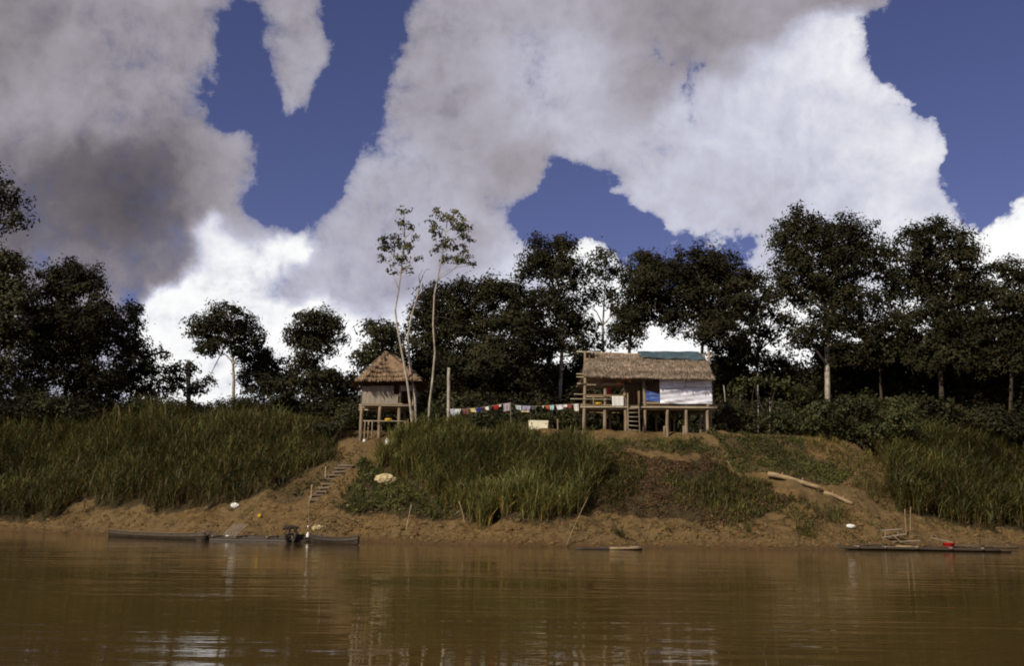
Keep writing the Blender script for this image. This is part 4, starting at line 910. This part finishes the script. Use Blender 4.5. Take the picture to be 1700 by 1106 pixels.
def tank(name, px0, px1, py0, py1, Y, label, m='white_paint', depth=.6, cat='tank', feet=True):
    a, b = at(px0, py1, Y), at(px1, py0, Y); z0 = Hs((a.x+b.x)/2, Y)+.02; h = max(.25, b.z-a.z); w = b.x-a.x
    root = empty(name, ((a.x+b.x)/2, Y+depth/2, z0), label, cat)
    c = Vector(((a.x+b.x)/2, Y+depth/2, z0)); lathe = MB()
    def rr(wx, wy, z, r, k=4):
        pts = []
        for sx_, sy_, a0 in ((1,1,0),(-1,1,90),(-1,-1,180),(1,-1,270)):
            for q in range(k+1):
                t = R(a0+90*q/k); pts.append((c.x+sx_*(wx/2-r)+r*math.cos(t), c.y+sy_*(wy/2-r)+r*math.sin(t), z))
        return pts
    rows = [rr(w*.90, depth*.9, z0, .06), rr(w*.94, depth*.94, z0+.04, .07), rr(w*.98, depth*.98, z0+h*.82, .07), rr(w, depth, z0+h*.84, .07), rr(w, depth, z0+h*.90, .07)]
    k = len(rows[0]); v = [p for r_ in rows for p in r_]
    f = [(i*k+j, i*k+(j+1) % k, (i+1)*k+(j+1) % k, (i+1)*k+j) for i in range(len(rows)-1) for j in range(k)]+[tuple(range(k-1, -1, -1)), tuple((len(rows)-1)*k+j for j in range(k))]
    MB().add(v, f).build('body', m, root)
    rows = [rr(w*1.02, depth*1.02, z0+h*.905, .07), rr(w*1.02, depth*1.02, z0+h*.97, .07), rr(w*.95, depth*.95, z0+h, .06)]
    v = [p for r_ in rows for p in r_]; f = [(i*k+j, i*k+(j+1) % k, (i+1)*k+(j+1) % k, (i+1)*k+j) for i in range(2) for j in range(k)]+[tuple(range(k-1, -1, -1)), tuple(2*k+j for j in range(k))]
    MB().add(v, f).build('lid', m, root)
    for sx_ in (-1, 1): MB().box((c.x+sx_*w*.36, Y-.006+depth*.01, z0+h*.68), (.09, .03, .07)).build('latch', 'plank_grey', root)
tank('cream_tank', 877.3, 911, 697, 712, 66.6, 'long cream coloured chest standing on the yard under the clothesline')
tank('white_chest', 650, 665.5, 710, 719, 66.6, 'small white chest on the ground below the hut bench', 'white_plastic', .4, 'chest')
o = MB().lathe(Vector((at(643.5, 716, 66.7).x, 66.7, Hs(at(643.5,716,66.7).x, 66.7)+.2)), [(.13,-.2),(.16,-.15),(.16,.08),(.07,.14),(.06,.22)], 12).build('jerry_can', 'white_plastic', None, True); tag(o, 'white plastic can standing next to the small white chest', 'container')
o = MB().lathe(Vector((at(605.5, 716, 66.6).x, 66.6, Hs(at(605.5,716,66.6).x, 66.6)+.1)), [(.08,-.1),(.1,-.05),(.1,.06),(.04,.1)], 10).build('white_pot', 'white_plastic', None, True); tag(o, 'tiny white pot at the foot of the hut corner post', 'pot')
pp = at(926, 705, 67.0); o = pole(foot(pp), at(925.5, 696, 67.0), .06, .05).build('short_stake', 'post_wood', smooth=True); tag(o, 'short grey stake in the yard beside the cream chest', 'stake')

# ------------------------------------------------------------------ clothesline
YL = 67.0
pp = at(744.5, 700, YL); o = pole(foot(pp), at(745, 611, YL), .12, .10, n=10, k=8, bow=.004).build('line_pole', 'bark_pale', smooth=True); tag(o, 'straight white pole holding the end of the clothesline', 'pole')
pp = at(848, 700, YL); o = pole(foot(pp), at(847, 668, YL), .03, .025, k=5).build('prop_stick', 'post_wood', smooth=True); tag(o, 'thin prop stick lifting the middle of the clothesline', 'stick')
def lz(zx, zy): return 720+zx/6.538, 640+zy/6.538
LINE = [(150,258),(300,259),(385,254),(460,249),(550,238),(645,222),(735,204),(835,192),(885,218),(965,223),(1060,227),(1125,226),(1205,222),(1325,215),(1455,210),(1540,203),(1640,198)]
LP = [at(*lz(x, y), YL) for x, y in LINE]; LP[-1] = hp(970, 640+198/6.538, -.05)
o = MB().tube(LP, .012, 6).build('clothes_rope', 'rope'); tag(o, 'sagging clothesline rope between white pole and house corner post', 'rope')
def ly(zx):
    return np.interp(zx, [p[0] for p in LINE], [p[1] for p in LINE])
CL = [(140,230,340,(.50,.50,.58),'garment','pale lavender grey sheet hung against the white pole'),(232,300,318,(.72,.74,.70),'garment','white towel next to the lavender sheet'),
 (306,380,322,(.20,.085,.06),'garment','maroon brown cloth on the clothesline'),(386,454,293,(.70,.60,.26),'garment','pale yellow cloth on the clothesline'),(460,524,304,(.02,.03,.22),'garment','dark blue shirt on the clothesline'),
 (526,549,274,(.22,.02,.015),'garment','small dark red cloth beside the blue shirt'),(552,600,274,(.78,.76,.70),'garment','small white cloth between dark red and black clothes'),(606,640,272,(.06,.055,.05),'garment','small blackish cloth on the clothesline'),
 (646,698,264,(.50,.02,.015),'garment','bright red shirt on the clothesline'),(698,734,232,(.76,.72,.60),'garment','small cream cloth beside the bright red shirt'),(756,830,280,(.42,.37,.38),'garment','mauve grey shirt beside the prop stick'),
 (886,954,268,(.52,.60,.58),'garment','pale aqua cloth past the prop stick'),(966,1058,294,(.36,.33,.46),'garment','purple skirt with a yellow hem on the clothesline'),(1066,1124,268,(.10,.12,.09),'garment','dark green grey cloth beside the purple skirt'),
 (1176,1200,250,(.62,.60,.66),'garment','tiny whitish cloth beside the orange one'),(1206,1250,262,(.56,.11,.02),'garment','orange cloth on the clothesline'),(1256,1310,284,(.40,.60,.60),'garment','light aqua shirt between orange and white clothes'),
 (1326,1400,268,(.74,.74,.72),'garment','wide white cloth next to the aqua shirt'),(1402,1454,250,(.78,.77,.74),'garment','short white cloth next to the pink one'),(1462,1500,250,(.42,.07,.08),'garment','pinkish red cloth on the clothesline'),
 (1502,1514,232,(.06,.22,.20),'garment','narrow teal rag beside the long white shirt'),(1518,1574,296,(.74,.70,.62),'garment','long white shirt hanging by the house corner post')]
for i, (xa_, xb_, yb_, c, nm, lb_) in enumerate(CL):
    m_ = mat('cloth_%d' % i, c, .9, .15, 4, trans=.15)
    a, b = at(*lz(xa_, ly(xa_)-1), YL-.02), at(*lz(xb_, ly(xb_)-1), YL-.02); h = (yb_-(ly(xa_)+ly(xb_))/2)/6.538/F*YL
    ph = random.uniform(0, 6); sk = random.uniform(-.12, .12); dr = Vector((0,0,-1))
    g = sheet(a+dr*h*random.uniform(.75,1.2)+Vector((sk+.05,0,0)), b+dr*h*random.uniform(.75,1.2)+Vector((sk-.03,0,0)), b, a, 10, 8,
              lambda u, v: (.035*math.sin(11*u+ph)+.02*math.sin(23*u+2*ph+3*v))*(1.1-v)+.03*math.sin(5*v+ph)*(1-v), nm, 'cloth_%d' % i)
    tag(g, lb_, 'clothes', 'clothes on the line')
    if 'hem' in lb_:
        mat('cloth_hem', (.68,.58,.25), .9, .15, 4)
        hm = sheet(a+dr*h*1.0+Vector((sk,-.03,0)), b+dr*h*1.0+Vector((sk,-.03,0)), b+dr*h*.84+Vector((sk,-.03,0)), a+dr*h*.84+Vector((sk,-.03,0)), 10, 2, lambda u, v: (.035*math.sin(11*u+ph)+.02*math.sin(23*u+2*ph))*1.05, 'hem', 'cloth_hem', g)
    for q in (.12, .88):
        p = a.lerp(b, q); MB().box(p+Vector((0,-.005,.0)), (.02, .05, .07)).build('clothes_peg', 'pole_pale', g)

# ------------------------------------------------------------------ the shore: steps, logs, litter
st = empty('plank_stairway', hit(520, 834), 'flight of rough plank steps set into the mud path', 'steps')
for x, y, w in ((345,292,70),(330,305,72),(315,322,66),(292,340,70),(268,358,66),(255,384,62),(238,404,50),(222,424,52),(202,440,56),(186,464,56)):
    p = hit(460+x/3.036, 680+y/3.036); k = p.y/F; L = w/3.036*k*1.12; sl = random.uniform(-.04,.04)
    rot = Matrix.Rotation(random.uniform(-.12,.12), 3, 'Z') @ Matrix.Rotation(sl, 3, 'Y') @ Matrix.Rotation(random.uniform(-.1,.1), 3, 'X')
    MB().box(p+Vector((0,.06,.10)), (L, .34, .11), rot).build('step', 'step_wood', st)
    for sg in (-1, 1): q = p+Vector((sg*L*.38, -.08, -.1)); MB().tube([q-Vector((0,0,.15)), q+Vector((0,0,.17))], [.025,.022], 6).build('peg', 'post_wood', st)
def stick(px0, py0, px1, py1, r, label, mt='pole_pale', name='stick', cat='stick', group=None, dy=0.0, bow=.015):
    p = hit(px0, py0); q = at(px1, py1, p.y+dy); o = pole(p-Vector((0,0,.15)), q, r, r*.7, k=6, bow=bow).build(name, mt, smooth=True); return tag(o, label, cat, group)
stick(540, 795, 541, 775, .04, 'short pale stake standing beside the upper plank steps')
stick(516, 830, 518, 805, .035, 'thin stake at the side of the lower plank steps')
stick(512.5, 884, 514, 824, .03, 'tall thin mooring stake behind the small canoe', 'post_wood')
stick(674, 882, 683, 838, .022, 'thin leaning stick in the mud below the weeds')
stick(772, 868, 762, 833, .035, 'forked dead branch standing in front of the reeds', 'post_wood', dy=.2, bow=.06)
stick(742, 858, 764, 848, .02, 'thin dead twig leaning on the forked branch')
stick(938, 908, 976, 826, .022, 'long thin cane leaning against the reeds', 'dry_log')
stick(1505, 892, 1502, 846, .03, 'upright mooring stake at the landing of the log raft', 'dry_log')
stick(1511, 886, 1512, 842, .026, 'tall thin pole standing in the mud behind the log raft', 'dry_log')
stick(1222, 788, 1208, 766, .03, 'short stick lying on the weeds above the mound', 'dry_log')
def log(px0, py0, px1, py1, r, label, mt='dry_log', name='fallen_log'):
    a, b = hit(px0, py0), hit(px1, py1); dz_ = max(0, max(Hs(a.lerp(b, q/8).x, a.lerp(b, q/8).y)-a.lerp(b, q/8).z for q in range(9))*.7); a.z += dz_; b.z += dz_; k = 9; pts = []; rad = []
    for i in range(k):
        t = i/(k-1); p = a.lerp(b, t); pts.append(Vector((p.x, p.y, p.z+r*.35+.05*math.sin(5*t))))
        rad.append(r*(1-.25*t)*random.uniform(.92,1.08))
    root = empty(name, a, label, 'log'); MB().tube(pts, rad, 12, wob=.08).build('trunk', mt, root, True)
    for t in (2, 5): p = pts[t]; MB().tube([p, p+Vector((.1,-.1,r*1.5))], [r*.35, r*.22], 7).build('branch_stub', mt, root, True)
log(1275, 798, 1364, 820, .16, 'long bleached log lying across the path below the weeds')
log(1368, 821, 1416, 838, .13, 'short bleached log in line with the long one')
def crumple(px, py, w, h, d, m, name, label, cat, seed=0, flat=.8):
    p = hit(px, py); k = p.y/F; r_ = random.Random(seed); v = []; n1, n2 = 18, 9
    for j in range(n2+1):
        for i in range(n1):
            a = 2*math.pi*i/n1; b = math.pi*j/n2-math.pi/2
            q = 1+.28*math.sin(3*a+seed+2*b)*math.cos(b)+.14*math.sin(7*a+4*b+seed)+r_.uniform(-.07,.07)
            v.append((p.x+w*k/2*q*math.cos(b)*math.cos(a), p.y+d*q*math.cos(b)*math.sin(a), p.z+h*k*.42+h*k/2*q*math.sin(b)*flat+.25*w*k*0))
    f = [(j*n1+i, j*n1+(i+1) % n1, (j+1)*n1+(i+1) % n1, (j+1)*n1+i) for j in range(n2) for i in range(n1)]
    return tag(MB().add(v, f).build(name, m), label, cat)
crumple(640, 806, 30, 22, .35, 'cream_sack', 'crumpled_sack', 'large crumpled cream sack lying in the weeds beside the steps', 'sack', 3)
crumple(612, 794, 14, 9, .2, 'cream_sack', 'crumpled_sack', 'small cream scrap of sacking on the edge of the path', 'sack', 5)
crumple(579, 843, 8, 6, .12, 'cream_sack', 'paper_scrap', 'tiny cream scrap at the foot of the weeds below the sack', 'scrap', 8)
crumple(389, 845, 12, 11, .15, 'white_plastic', 'plastic_scrap', 'crumpled white plastic scrap at the foot of the cane', 'plastic scrap', 2)
crumple(431, 860, 5, 7, .08, 'yellow_plastic', 'plastic_scrap', 'small yellow plastic scrap on the mud above the raft', 'plastic scrap', 4)
crumple(527, 882, 16, 11, .2, 'cream_sack', 'plastic_bag', 'pale plastic bag on the mud behind the small canoe', 'bag', 6)
crumple(1412, 878, 13, 8, .15, 'white_plastic', 'plastic_bag', 'white plastic bag on bare mud by the path to the log raft', 'bag', 9)

# ------------------------------------------------------------------ boats and rafts
def canoe(name, cpos, L, Wd, hgt, yaw, label, mt='boat_wood', square=0.0, trim='boat_trim', rise=.12, cat='canoe', draft=.1, thwarts=3, group=None, roll=0.0):
    """dugout: stations along x with a U section, outside and inside skins; square>0 gives blunt ends"""
    root = empty(name, cpos, label, cat, group); ns, nc = 25, 9; th = .035
    def station(u, inner):
        a = abs(u)**(2.2+4*square); e = (1-a)*(1-square)+square*(1-.25*a); wd = max(Wd/2*e, .05)-(th if inner else 0); wd = max(wd, .012)
        hz_ = hgt+rise*abs(u)**3; zb = -draft+.9*rise*abs(u)**4*(1-square*.5)+(th if inner else 0); row = []
        for j in range(nc):
            t = -1+2*j/(nc-1); ang = t*math.pi/2; yy = wd*math.copysign(abs(math.sin(ang))**.75, t); zz = zb+(hz_-draft-zb)*(1-math.cos(ang)**1.0)**.9
            row.append((u*(L/2-(th if inner else 0)), yy, zz))
        return row
    us = np.linspace(-1, 1, ns); V = []
    for inner in (0, 1):
        for u in us: V += station(u, inner)
    n = ns*nc; f = []
    for i in range(ns-1):
        for j in range(nc-1):
            a = i*nc+j; f += [(a, a+1, a+nc+1, a+nc), (n+a, n+a+nc, n+a+nc+1, n+a+1)]
        for j in (0, nc-1): a = i*nc+j; f.append((a, a+nc, n+a+nc, n+a) if j == 0 else (a+nc, a, n+a, n+a+nc))
    for i in (0, ns-1):
        for j in range(nc-1): a = i*nc+j; f.append((a, n+a, n+a+1, a+1) if i == 0 else (a+1, n+a+1, n+a, a))
    rot = Matrix.Rotation(yaw, 3, 'Z') @ Matrix.Rotation(roll, 3, 'Y'); T = lambda p: rot @ Vector(p)+Vector(cpos)
    MB().add([T(p) for p in V], f).build('hull', mt, root, True)
    for j in (0, nc-1):
        pts = [T((station(u, 0)[j][0], station(u, 0)[j][1]*1.01, station(u, 0)[j][2]+.012)) for u in us]; MB().tube(pts, .022, 6).build('gunwale', trim, root, True)
    if square < .5:
        pts = [T((station(u, 0)[1][0], station(u, 0)[1][1]-.012, station(u, 0)[1][2]+.01)) for u in us]; MB().tube(pts, .018, 5).build('rubbing_strake', trim, root, True)
    for k in range(thwarts):
        u = -.6+1.2*k/max(1, thwarts-1); s_ = station(u, 1); MB().beam(T((s_[0][0], s_[0][1], s_[0][2]-.06)), T((s_[-1][0], s_[-1][1], s_[-1][2]-.06)), .16, .03).build('thwart', 'boat_wood', root)
    return root
c0, c1 = wp(176, 892), wp(340, 899); mid = (c0+c1)/2; yaw = math.atan2(c1.y-c0.y, c1.x-c0.x)
canoe('long_canoe', mid+Vector((0,.45,0)), (c1-c0).length, .75, .42, yaw, 'long dark dugout canoe with square stern moored along the mud', square=.35, rise=.1, thwarts=4)
c0, c1 = wp(512, 902), wp(594, 906); mid = (c0+c1)/2
canoe('small_canoe', mid+Vector((0,.3,0)), (c1-c0).length, .62, .40, math.atan2(c1.y-c0.y, c1.x-c0.x), 'small black dugout canoe with pointed bow at the end of the raft', 'wet_wood', rise=.14, trim='wet_wood', thwarts=2)
p = wp(479, 901); canoe('blunt_punt', p+Vector((.1,.9,0)), 1.9, .82, .46, math.pi/2, 'short black blunt ended boat lying end on against the raft', 'dark_box', square=.85, rise=.05, trim='wet_wood', thwarts=2)
def raft(name, px0, px1, pya, pyb, n, r, label, ext=.4, cross=4, mt='raft_log'):
    a, b = wp(px0, pya), wp(px1, pyb); d = (b-a).normalized(); nr = Vector((-d.y, d.x, 0)); root = empty(name, (a+b)/2, label, 'raft')
    for i in range(n):
        rr_ = r*random.uniform(.8,1.15); o0 = random.uniform(-ext, ext); o1 = random.uniform(-ext, ext); base = nr*(i*r*1.9)+Vector((0,0,.05+random.uniform(-.05,.07)))
        pole(a+base+d*o0, b+base+d*o1, rr_, rr_*.7, n=10, k=12, bow=.012).build('log', mt if i % 3 else 'wet_wood', root, True)
    for k in range(cross):
        t = (k+.5)/cross+random.uniform(-.04,.04); p = a.lerp(b, t)+Vector((0,0,.05+r*1.3)); pole(p-nr*.15, p+nr*(n*r*1.9), .05, .04, n=8).build('cross_pole', 'post_wood', root, True)
    return root, a, b, d, nr
raft('log_raft', 330, 510, 898, 901, 7, .15, 'low grey log raft where the dog stands', .25)
rr1, ra, rb, rd, rn = raft('log_raft', 1386, 1672, 913, 918, 5, .10, 'long dark raft of thin logs carrying the red basin', .5, 5)
pole(wp(1385,911)+Vector((0,.5,.12)), wp(1520,915)+Vector((0,.4,.18)), .10, .07, n=9, k=7).build('log', 'dry_log', rr1, True)
pole(wp(1560,912)+Vector((0,.8,.2)), wp(1705,915)+Vector((0,.9,.15)), .10, .08, n=9, k=7).build('log', 'raft_log', rr1, True)
o = MB().lathe(wp(1586, 916)+Vector((0,.75,.28)), [(.20,-.11),(.27,-.02),(.31,.10),(.33,.11),(.33,.13),(.29,.12),(.18,-.08)], 18).build('basin', 'red_plastic', None, True); tag(o, 'bright red basin standing on the long log raft', 'basin')
lp = wp(1487, 913)+Vector((0,.9,.15))
for (x0_, y0_, x1_, y1_, w_, dy_, lb_) in ((1463,881,1497,879,.10,.9,'upper grey plank laid across the landing of the log raft'),(1464,893,1503,887,.11,.7,'lower grey plank laid across the landing of the log raft'),(1482,889,1496,901,.14,.35,'short pale board sloping down onto the log raft'),(1478,900,1528,898,.07,.5,'thin dark board lying on the log raft'),(1545,893,1580,901,.05,.4,'thin bent branch lying on the mud by the red basin')):
    Yb = wp(1487, 913).y+dy_; a, b = at(x0_, y0_, Yb), at(x1_, y1_, Yb-.1); a.z = max(a.z, .2); b.z = max(b.z, .18); o = MB().beam(a, b, .22 if w_ > .09 else .07, .04).build('landing_plank', 'dry_log' if 'pale' in lb_ else 'plank_grey'); tag(o, lb_, 'plank')
Yb = wp(1487, 913).y+.8
for px, py in ((1470,882),(1490,880)):
    p = at(px, py, Yb); o = pole((p.x, p.y, -.2), p+Vector((0,0,.06)), .04, .035).build('landing_stake', 'post_wood', smooth=True); tag(o, 'short stake propping the landing planks by the log raft', 'stake', 'landing stakes')
for i in range(9):
    t = random.random(); p = ra.lerp(rb, t)+rn*random.uniform(.1,.7)+Vector((0,0,.2+random.uniform(0,.08))); a_ = random.uniform(-.4,.4); L = random.uniform(.4,1.3)
    pole(p, p+Vector((math.cos(a_)*L, math.sin(a_)*L*.6, random.uniform(-.03,.1))), .05, .03, k=4, bow=.04).build('loose_branch', random.choice(['wet_wood','raft_log','bark_dark']), rr1, True)
# drifting wood
a, b = wp(955, 913), wp(1066, 914); dw = empty('driftwood', (a+b)/2, 'bundle of waterlogged driftwood with pale bark floating off the mud', 'driftwood')
pole(a+Vector((0,.1,.03)), b+Vector((0,.15,.02)), .05, .09, k=8, bow=.01).build('branch', 'wet_wood', dw, True)
for i in range(6):
    u0_, u1_ = random.uniform(.35,.6), random.uniform(.75,1.0); p, q = a.lerp(b, u0_)+Vector((0,.05+.1*i,.06)), a.lerp(b, u1_)+Vector((0,.02+.1*i,.08+.04*random.random()))
    pole(p, q, .08, .06, k=5).build('branch', ('dry_log','raft_log','wet_wood')[i % 3] if i != 3 else 'bark_pale', dw, True)
# slatted rack, heap and small things on the raft
rp = wp(374, 898)+Vector((0,.75,.17)); k = rp.y/F
rack = empty('slatted_rack', rp, 'slatted wooden rack leaning on the raft', 'rack')
for i in range(5):
    x = (-9+5*i)*k; MB().beam(rp+Vector((x-.12,-.05,0)), rp+Vector((x+14*k,.35,21*k)), .02, .075).build('slat', 'pole_pale', rack)
for t in (.25, .8): MB().beam(rp+Vector((-9*k-.15+14*k*t,.0+.35*t,21*k*t+.02)), rp+Vector((11*k+.1+14*k*t,.0+.35*t,21*k*t+.02)), .03, .04).build('cross_bar', 'post_wood', rack)
hp0 = wp(338, 897)+Vector((0,.5,.15)); hm = empty('firewood_heap', hp0, 'dark heap of split wood and bark on the raft end by the long canoe', 'firewood')
for i in range(16):
    c = hp0+Vector((random.uniform(-.5,.5), random.uniform(-.25,.35), random.uniform(.0,.28)*(1 if i > 5 else .3))); a_ = random.uniform(-.5,.5); L = random.uniform(.35,.8)
    MB().beam(c-Vector((math.cos(a_)*L/2, math.sin(a_)*L/2, -.02)), c+Vector((math.cos(a_)*L/2, math.sin(a_)*L/2, random.uniform(-.06,.06))), .10, .07).build('billet', random.choice(['wet_wood','raft_log','plank_brown']), hm)
o = MB().lathe(wp(376, 898)+Vector((0,.25,.22)), [(.06,-.05),(.12,0),(.14,.05),(.10,.04),(.04,-.02)], 12).build('bowl', 'white_plastic', None, True); tag(o, 'small white bowl on the raft below the slatted rack', 'bowl')
o = MB().lathe(wp(507.5, 899)+Vector((0,.5,.28)), [(.08,-.14),(.09,-.1),(.09,.08),(.04,.14),(.035,.2)], 12).build('bottle', 'white_plastic', None, True); tag(o, 'white plastic bottle standing at the raft end by the small canoe', 'bottle')
o = MB().lathe(hit(512, 877)+Vector((0,0,.06)), [(.05,-.06),(.08,0),(.06,.06)], 10).build('cup', 'white_plastic', None, True); tag(o, 'small white cup on the mud beside the mooring stake', 'cup')

# ------------------------------------------------------------------ the dog on the raft
def dog():
    o0 = wp(477, 899)+Vector((0,1.05,.24)); S = 1.12
    J = {'pelvis':(.22,0,.41,.115),'loin':(.06,0,.45,.105),'chest':(-.15,0,.40,.145),'neck':(-.28,0,.43,.09),'skull':(-.37,0,.39,.085),'snout':(-.46,0,.325,.05),'nose':(-.48,0,.31,.026),
         'tail1':(.31,0,.42,.028),'tail2':(.40,0,.34,.02),'tail3':(.44,0,.24,.013)}
    E = [('pelvis','loin'),('loin','chest'),('chest','neck'),('neck','skull'),('skull','snout'),('snout','nose'),('pelvis','tail1'),('tail1','tail2'),('tail2','tail3')]
    for s_, y in (('l', -.075), ('r', .075)):
        off = .05 if s_ == 'l' else -.04
        J.update({'sh'+s_:(-.15,y,.36,.06),'el'+s_:(-.11+off*.4,y,.24,.05),'wr'+s_:(-.15+off,y,.11,.026),'ft'+s_:(-.17+off,y,.015,.03),
                  'hp'+s_:(.20,y,.38,.07),'kn'+s_:(.13+off,y,.25,.065),'hk'+s_:(.27+off,y,.14,.028),'hf'+s_:(.24+off,y,.015,.03)})
        E += [('chest','sh'+s_),('sh'+s_,'el'+s_),('el'+s_,'wr'+s_),('wr'+s_,'ft'+s_),('pelvis','hp'+s_),('hp'+s_,'kn'+s_),('kn'+s_,'hk'+s_),('hk'+s_,'hf'+s_)]
        J.update({'e1'+s_:(-.335,y*.55,.45,.022),'e2'+s_:(-.33,y*.75,.49,.012)}); E += [('skull','e1'+s_),('e1'+s_,'e2'+s_)]
    ks = list(J); me = bpy.data.meshes.new('dog'); me.from_pydata([Vector(J[k][:3])*S for k in ks], [(ks.index(a), ks.index(b)) for a, b in E], [])
    me.materials.append(MATS['fur']); o = bpy.data.objects.new('dog', me); col.objects.link(o); o.location = o0
    md = o.modifiers.new('skin', 'SKIN'); md.use_smooth_shade = True
    for v, k in zip(me.skin_vertices[0].data, ks): r = J[k][3]*S; v.radius = (r, r); v.use_root = (k == 'pelvis')
    o.modifiers.new('sub', 'SUBSURF').levels = 1; o.modifiers['sub'].render_levels = 2
    tag(o, 'thin black dog standing on the raft with lowered head', 'dog')
dog()
